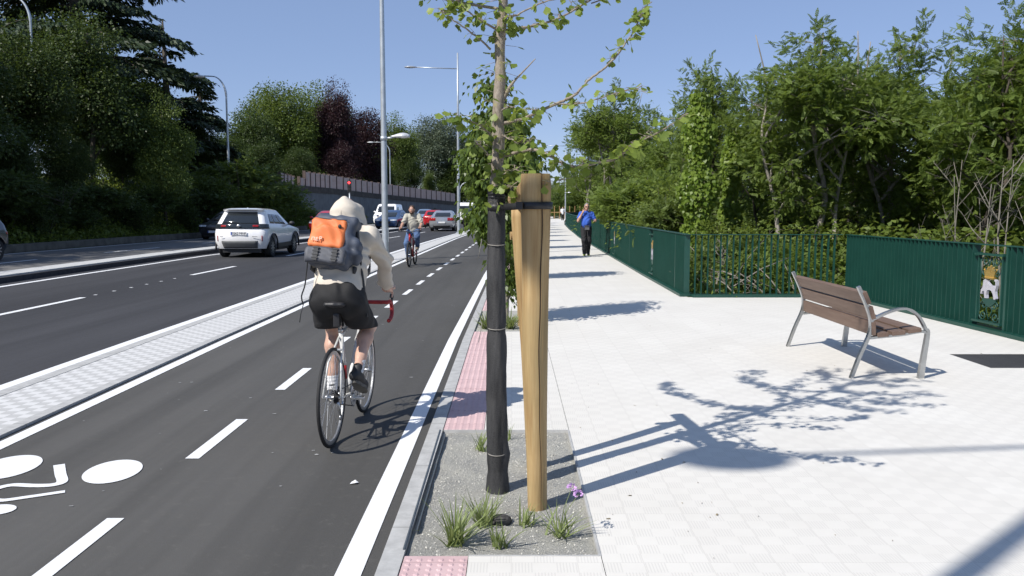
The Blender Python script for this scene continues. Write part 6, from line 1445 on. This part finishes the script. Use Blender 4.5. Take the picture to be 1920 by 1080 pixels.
# ================================================================ VEHICLES
m_cglass = mat('tinted_car_glass', (.018, .022, .026), .06, 0, var=.05); m_cglass.node_tree.nodes['Principled BSDF'].inputs['Specular IOR Level'].default_value = .8
m_cblk = mat('black_car_trim', (.022, .022, .024), .5, var=.1); m_alloy = mat('alloy_wheel', (.36, .37, .38), .35, .7, var=.08)
m_tail = mat('red_tail_lens', (.30, .012, .012), .15, coat=.5); m_head = mat('headlamp_glass', (.62, .65, .68), .08, .2); m_plate = mat('number_plate_white', (.72, .73, .74), .4)
m_cgrey = mat('grey_bumper_plastic', (.10, .105, .11), .6); m_eu = mat('plate_blue', (.03, .08, .38), .4)
PAINT = {}
def paint(name, col, metal=0.):
    if name not in PAINT: PAINT[name] = mat(name, col, .28, metal, var=.03, scale=2, coat=.9)
    return PAINT[name]
def car(label, cat, loc, rz, pm, rows, axles, L, W, wr=.32, group='vehicles on the avenue', glass=((4, 5),), side=(.10, .90), pill=(.48,), rg_t=(.10, .88), fg_t=(.06, .92), name='parked_car', detail=True, tail='wide', trim=True, text=None, mirrors=True):
    """rows: (z_front, z_rear, y_front, y_rear, half_width, corner radius, bow); the body is a stack of rounded outlines"""
    e = empty(name, label, cat, loc, rz, group)
    NE, NC, NS = 8, 5, max(24, int(L*13))
    def ring(row):
        zf, zr, yf, yr, w, rc, bow = row; pts = []; segs = []
        rc = min(rc, w*.8, (yf-yr)*.4)
        def add(p, sg): pts.append(p); segs.append(sg)
        for i in range(NE+1): x = -(w-rc)+2*(w-rc)*i/NE; add((x, yr+bow*(x/w)**2), 0)
        for i in range(1, NC): a = -math.pi/2+math.pi/2*i/NC; add((w-rc+rc*math.cos(a), yr+bow*((w-rc)/w)**2+rc+rc*math.sin(a)), 1)
        for i in range(NS+1): y = yr+rc+bow*((w-rc)/w)**2+(yf-yr-2*rc-2*bow*((w-rc)/w)**2)*i/NS; add((w, y), 2)
        for i in range(1, NC): a = math.pi/2*i/NC; add((w-rc+rc*math.cos(a), yf-bow*((w-rc)/w)**2-rc+rc*math.sin(a)), 3)
        for i in range(NE+1): x = (w-rc)-2*(w-rc)*i/NE; add((x, yf-bow*(x/w)**2), 4)
        for i in range(1, NC): a = math.pi/2+math.pi/2*i/NC; add((-(w-rc)+rc*math.cos(a), yf-bow*((w-rc)/w)**2-rc+rc*math.sin(a)), 5)
        for i in range(NS+1): y = yf-rc-bow*((w-rc)/w)**2-(yf-yr-2*rc-2*bow*((w-rc)/w)**2)*i/NS; add((-w, y), 6)
        for i in range(1, NC): a = math.pi+math.pi/2*i/NC; add((-(w-rc)+rc*math.cos(a), yr+bow*((w-rc)/w)**2+rc+rc*math.sin(a)), 7)
        out = []
        for (x, y) in pts:
            t = (y-yr)/(yf-yr); z = zr+(zf-zr)*t; out.append(Vector((x, y, z)))
        return out, segs
    RR = [ring(r)[0] for r in rows]; SG = ring(rows[0])[1]; n = len(SG)
    def arch(y):
        h = 0
        for ya in axles:
            d = abs(y-ya)
            if d < wr+.075: h = max(h, wr+math.sqrt(max(0, (wr+.075)**2-d*d)))
        return h
    RA = []
    for k, rr in enumerate(RR):
        q = []
        for j, p in enumerate(rr):
            p = p.copy()
            if SG[j] in (2, 6, 1, 3, 5, 7) and k < 5: p.z = max(p.z, arch(p.y)) if SG[j] in (2, 6) else p.z
            q.append(p)
        RA.append(q)
    V = [p for rr in RA for p in rr]; F = []
    for k in range(len(RA)-1):
        for j in range(n):
            a, b, c, d = k*n+j, k*n+(j+1) % n, (k+1)*n+(j+1) % n, (k+1)*n+j
            if (V[a]-V[d]).length < 1e-4 and (V[b]-V[c]).length < 1e-4: continue
            F.append((a, b, c, d))
    F.append(tuple((len(RA)-1)*n+j for j in range(n)))
    body = MB().add(V, F).build('body', pm, e, auto=38)
    idx = {s: [j for j in range(n) if SG[j] == s] for s in range(8)}
    for s in (1, 3, 5, 7): idx[s] = [idx[s][0]-1]+idx[s]+[(idx[s][-1]+1) % n]
    def patch(pname, m, k0, k1, seg, s0, s1, t0, t1, off, parent=e, nt=4, ns=10, taper=0):
        """panel following the body between rows k0,k1; s along the segment, t upwards"""
        js = idx[seg]; V = []; 
        def S_(s, t):
            f = s*(len(js)-1); i = min(len(js)-2, int(f)); f -= i
            a = RR[k0][js[i]].lerp(RR[k0][js[i+1]], f); b = RR[k1][js[i]].lerp(RR[k1][js[i+1]], f); return a.lerp(b, t)
        for a in range(nt+1):
            t = t0+(t1-t0)*a/nt
            for b in range(ns+1):
                ta = taper*(t-t0)/(t1-t0); s = s0+(s1-s0)*b/ns; s = s+(0.5*(s0+s1)-s)*ta
                p = S_(s, t); du = S_(min(1, s+.01), t)-S_(max(0, s-.01), t); dv = S_(s, min(1, t+.02))-S_(s, max(0, t-.02)); nn = du.cross(dv)
                nn = nn.normalized() if nn.length > 1e-9 else Vector((0, 0, 1)); V.append(p+nn*off)
        F = [(a*(ns+1)+b, a*(ns+1)+b+1, (a+1)*(ns+1)+b+1, (a+1)*(ns+1)+b) for a in range(nt) for b in range(ns)]
        # give the pane thickness
        nv = len(V); edge = [b for b in range(ns+1)]+[a*(ns+1)+ns for a in range(1, nt+1)]+[nt*(ns+1)+b for b in range(ns-1, -1, -1)]+[a*(ns+1) for a in range(nt-1, 0, -1)]
        cen = Vector((0, L/2, .8)); V2 = [v+(cen-v).normalized()*.02 for v in V]
        F += [(edge[i], nv+edge[i], nv+edge[(i+1) % len(edge)], edge[(i+1) % len(edge)]) for i in range(len(edge))]
        return MB().add(V+V2, F).build(pname, m, parent, True)
    g0, g1 = glass[0]
    rx = .09 if tail == 'band' else .02; patch('rear_window', m_cglass, g0, g1, 0, -rx, 1+rx, rg_t[0], rg_t[1], .006, taper=.06)
    patch('windscreen', m_cglass, g0, g1, 4, -.02, 1.02, fg_t[0], fg_t[1], .006, taper=.06)
    st = [side[0]]+list(pill)+[side[1]]
    for seg in (2, 6):
        for i in range(len(st)-1):
            a, b = st[i]+(.012 if i else 0), st[i+1]-(.012 if i < len(st)-2 else 0)
            if seg == 6: a, b = 1-b, 1-a
            patch('side_window', m_cglass, g0, g1, seg, a, b, .08, .84, .006, taper=.04)
    # chassis and wheels
    u = MB(); w = rows[0][4]; u.box(-w+.16, w-.16, .25, L-.25, .17, .62); u.box(-w+.02, w-.02, axles[0]+wr+.12, axles[1]-wr-.12, .2, .34); u.build('underbody', m_cblk, e)
    for ya in axles:
        for s in (-1, 1):
            M = Matrix.Translation((s*(W/2-.13), ya, wr)); t = MB(); t.lathe([(wr*.62, -.10), (wr*.93, -.105), (wr, -.08), (wr, .08), (wr*.93, .105), (wr*.62, .10)], 28, M, 'X'); wo = t.build('wheel', m_tyre, e, auto=30)
            r = MB(); x0 = s*.085
            r.lathe([(wr*.60, -.012), (wr*.64, .012)] if s > 0 else [(wr*.64, -.012), (wr*.60, .012)], 28, M @ Matrix.Translation((x0, 0, 0)), 'X'); r.lathe([(.001, -.02), (.055, -.02), (.055, .02), (.001, .02)], 14, M @ Matrix.Translation((x0, 0, 0)), 'X')
            r.torus(wr*.60, .016, 28, 6, M @ Matrix.Translation((x0, 0, 0)))
            for i in range(10): a = i*.6283; r.box(-.01, .01, -.017, .017, .04, wr*.60, M @ Matrix.Translation((x0+s*.008, 0, 0)) @ rotX(a))
            r.build('rim', m_alloy, wo)
            if trim:
                ar = MB(); P = [(s*(W/2+.004), ya+(wr+.10)*math.cos(a), wr+(wr+.10)*math.sin(a)) for a in [R(-12)+R(204)*i/20 for i in range(21)]]
                ar.tube(P, .036, 6, sq=(.5, 1)); ar.build('arch_trim', m_cblk, e, True)
    # lamps
    if tail == 'band':
        patch('tail_light_band', m_cglass, 3, 4, 0, 0, 1, .25, 1.0, .030, ns=14); 
        for sg in (1, 7): patch('tail_light', m_cglass, 3, 4, sg, 0, 1, .25, 1.0, .030)
        for sg, a, b in ((1, .0, .22), (7, .78, 1)): patch('reflector', m_tail, 1, 2, sg, a+.3*(sg == 1), b-.3*(sg == 7), .1, .8, .012)
        for sg, a, b in ((0, -.02, .14), (0, .86, 1.02)): patch('tail_light', m_tail, 3, 4, sg, a, b, .50, .80, .042)
    elif tail == 'vertical':
        for sg, a, b in ((7, .35, 1), (1, 0, .65)): patch('tail_light', m_tail, 2, 4, sg, a, b, .1, .95, .012)
    else:
        for sg, a, b in ((0, -.04, .17), (0, .83, 1.04)): patch('tail_light', m_tail, 2, 3, sg, a, b, .25, .95, .012)
        for sg in (1, 7): patch('tail_light', m_tail, 2, 3, sg, 0, 1, .25, .95, .012)
    for sg, a, b in ((4, -.05, .18), (4, .82, 1.05)): patch('headlight', m_head, 2, 3, sg, a, b, .15, .80, .012)
    for sg in (3, 5): patch('headlight', m_head, 2, 3, sg, 0, 1, .15, .80, .012)
    patch('grille', m_cblk, 1, 2, 4, .15, .85, .05, .9, .010); patch('rear_bumper', m_cgrey if trim else m_cblk, 0, 1, 0, .02, .98, .1, 1.15 if trim else .7, .014)
    for sg, yy, sgn in ((0, 0, -1), (4, L, 1)):
        zc = (.80 if trim and sgn < 0 else .62) if sgn < 0 else .42
        k = 2; yv = (rows[k][3] if sgn < 0 else rows[k][2])
        b = MB(); b.box(-.26, .26, yv+sgn*.012-.006, yv+sgn*.012+.006, zc-.055, zc+.055); po = b.build('number_plate', m_plate, e)
        q = MB(); q.box(-.258 if sgn < 0 else .22, -.22 if sgn < 0 else .258, yv+sgn*.0195-.0015, yv+sgn*.0195+.0015, zc-.053, zc+.053); q.build('plate_band', m_eu, po)
        if text and sgn < 0:
            c = bpy.data.curves.new('plate_text', 'FONT'); c.body = text; c.size = .105; c.align_x = 'CENTER'; c.align_y = 'CENTER'; c.extrude = .002; o = bpy.data.objects.new('plate_text', c); C.objects.link(o); o.parent = po; o.location = (.02, yv-.021, zc-.004); o.rotation_euler = (R(90), 0, 0); c.materials.append(m_cblk); dg = bpy.context.evaluated_depsgraph_get(); me_ = bpy.data.meshes.new_from_object(o.evaluated_get(dg)); o2 = bpy.data.objects.new('plate_text', me_); C.objects.link(o2); o2.parent = po; o2.location = o.location; o2.rotation_euler = o.rotation_euler; bpy.data.objects.remove(o)
    if mirrors:
        yb = rows[g0][2]-.45
        for s in (-1, 1):
            wz = rows[g0][0]+.07; m_ = implicit('mirror', [('e', (s*(W/2+.08), yb, wz+.02), (.10, .06, .07)), ('c', (s*(W/2-.08), yb, wz-.03), (s*(W/2+.05), yb, wz), .02, .025)], m_cblk if trim else pm, e, .02, .02)
    return e
def suv_rows(): return [(.30, .30, 4.02, .14, .79, .22, .10), (.50, .52, 4.16, .02, .875, .26, .12), (.72, .78, 4.18, .0, .88, .26, .14), (.88, .90, 4.12, .03, .872, .26, .15), (1.00, 1.10, 3.15, .10, .83, .24, .14), (1.44, 1.50, 2.30, .42, .68, .20, .10), (1.535, 1.575, 2.05, .26, .66, .20, .10), (1.585, 1.615, 1.85, .50, .52, .2, .08)]
def hatch_rows(L=4.0, H=1.47, W=1.72):
    w = W/2; return [(.26, .28, L-.14, .10, w-.08, .2, .10), (.45, .46, L-.02, .02, w-.01, .24, .12), (.64, .70, L, .0, w, .25, .14), (.78, .90, L-.10, .03, w-.01, .25, .15), (.93, .99, L*.735, .10, w-.06, .22, .13), (H-.12, H-.10, L*.50, .48, w-.22, .18, .08), (H-.03, H-.04, L*.44, .58, w-.27, .18, .08), (H, H-.01, L*.38, .75, w-.38, .16, .06)]
def sedan_rows(L=4.55, H=1.45, W=1.78):
    w = W/2; return [(.26, .28, L-.14, .10, w-.08, .2, .10), (.45, .46, L-.02, .02, w-.01, .24, .12), (.64, .66, L, .0, w, .25, .14), (.76, .96, L-.12, .03, w-.01, .25, .15), (.92, .99, L*.72, .62, w-.06, .22, .10), (H-.12, H-.13, L*.50, 1.25, w-.22, .18, .06), (H-.03, H-.05, L*.44, 1.45, w-.27, .18, .06), (H, H-.02, L*.38, 1.65, w-.38, .16, .05)]
def van_rows(L=4.9, H=1.95, W=1.95):
    w = W/2; return [(.30, .32, L-.10, .05, w-.06, .15, .08), (.52, .55, L, .0, w, .2, .10), (.85, .85, L-.02, .0, w, .2, .10), (1.02, 1.05, L-.28, .0, w, .2, .10), (1.20, 1.22, L-.85, .01, w-.02, .18, .08), (H-.16, H-.16, L-1.55, .04, w-.12, .16, .05), (H-.05, H-.05, L-1.7, .08, w-.17, .16, .05), (H, H, L-1.8, .15, w-.3, .16, .05)]
mw = paint('white_paint', (.90, .90, .90)); mr = paint('red_paint', (.42, .012, .018)); ms = paint('silver_paint', (.46, .48, .51), .6); mbk = paint('black_paint', (.014, .015, .018)); mbl = paint('blue_paint', (.025, .065, .17), .3); mdk = paint('dark_grey_blue_paint', (.035, .045, .058), .3); mlb = paint('light_blue_paint', (.20, .28, .40), .3)
def hd(x0, y0, x1, y1): return math.atan2(-(x1-x0), y1-y0)
sv = car('white crossover car driving away in the left lane with black roof glass and wheel arches', 'car', (-8.83, 26.7, ZR), R(-1.0), mw, suv_rows(), (.80, 3.36), 4.18, 1.76, .34, tail='band', text='0262 MNK', rg_t=(.0, .97), side=(.10, .84), pill=(.30, .58), name='crossover_car')
sv['label'] = 'white crossover car driving away in the left lane'
MB().ball((0, .95, 1.60), (.02, .09, .035), 8, 6).build('roof_antenna', mw, sv, True)
MB().ball((0, -.005, 1.045), (.07, .02, .045), 14, 8).build('badge', m_chrome, sv, True)
q = MB(); q.box(-.62, -.52, .005, .012, .69, .705); q.box(.42, .60, .005, .012, .69, .705); q.build('rear_lettering', m_cgrey, sv)
for s in (-1, 1): MB().box(s*.86-.02, s*.86+.025, 1.25, 2.95, .30, .44, bev=.01).build('sill_trim', m_cblk, sv)
car('dark grey blue car in tree shade at the left edge, showing its rear light', 'car', (-16.58, 26.0, ZR), math.pi+R(.5), mdk, suv_rows(), (.80, 3.36), 4.18, 1.78, .34, trim=False, name='dark_car', side=(.10, .84), pill=(.30, .58))
def put_on(name, label, cat, px, y, rows, axles, L, W, pm, away=True, adj=0, **kw):
    x = (px-960)/1546.7*y; dx = warp(-8 if x < -2 else -2, y+4)-warp(-8, y-4); a = math.atan2(-dx, 8)*.9+adj
    if away: return car(label, cat, (x, y, ZR), a, pm, rows, axles, L, W, name=name, trim=False, **kw)
    return car(label, cat, (x, y+L*0, ZR), a+math.pi, pm, rows, axles, L, W, name=name, trim=False, **kw) if False else car(label, cat, (x-math.sin(a)*L, y+L, ZR), a+math.pi, pm, rows, axles, L, W, name=name, trim=False, **kw)
put_on('dark_car', 'black car mostly hidden behind the left side of the white crossover', 'car', 400, 42, hatch_rows(), (.75, 3.2), 4.0, 1.72, mbk, away=False)
put_on('red_car', 'red oncoming car partly hidden behind the hooded cyclist', 'car', 603, 52, hatch_rows(4.0, 1.45), (.75, 3.2), 4.0, 1.76, mr, away=False, adj=R(3))
put_on('blue_car', 'dark blue oncoming car in front of the white van', 'car', 722, 62, hatch_rows(4.2, 1.47), (.75, 3.3), 4.2, 1.78, mbl, away=False, adj=R(-4))
put_on('white_van', 'white delivery van behind the dark blue oncoming car', 'van', 720, 73, van_rows(4.6, 1.98, 1.95), (.8, 3.6), 4.6, 1.95, mw, away=False, side=(.66, .92), pill=(), tail='vertical')
put_on('light_blue_car', 'light blue oncoming car left of the red hatchback in the queue', 'car', 790, 92, hatch_rows(4.1, 1.5), (.75, 3.2), 4.1, 1.74, mlb, away=False)
put_on('red_hatchback', 'red hatchback waiting left of the silver saloon', 'car', 812, 68, hatch_rows(4.0, 1.46), (.75, 3.2), 4.0, 1.76, mr, pill=(.30, .58))
put_on('silver_saloon', 'silver saloon car beside the far tall lamp post', 'car', 828, 57.6, sedan_rows(), (.95, 3.65), 4.55, 1.78, ms, adj=R(1.5), side=(.12, .88), pill=(.5,), rg_t=(.05, .92))
put_on('white_minibus', 'white high roofed van right of the far tall lamp post', 'van', 874, 82, van_rows(5.0, 2.15, 1.9), (.8, 3.8), 5.0, 1.9, mw, side=(.1, .92), pill=(.4, .7), tail='vertical', rg_t=(-.1, .8))
put_on('black_hatchback', 'black hatchback beside the vine like young tree', 'car', 886, 70, hatch_rows(3.9, 1.55, 1.72), (.75, 3.1), 3.9, 1.72, mbk, tail='vertical')
put_on('red_car', 'red car just showing right of the black hatchback', 'car', 912, 82, hatch_rows(4.0, 1.46), (.75, 3.2), 4.0, 1.76, mr)
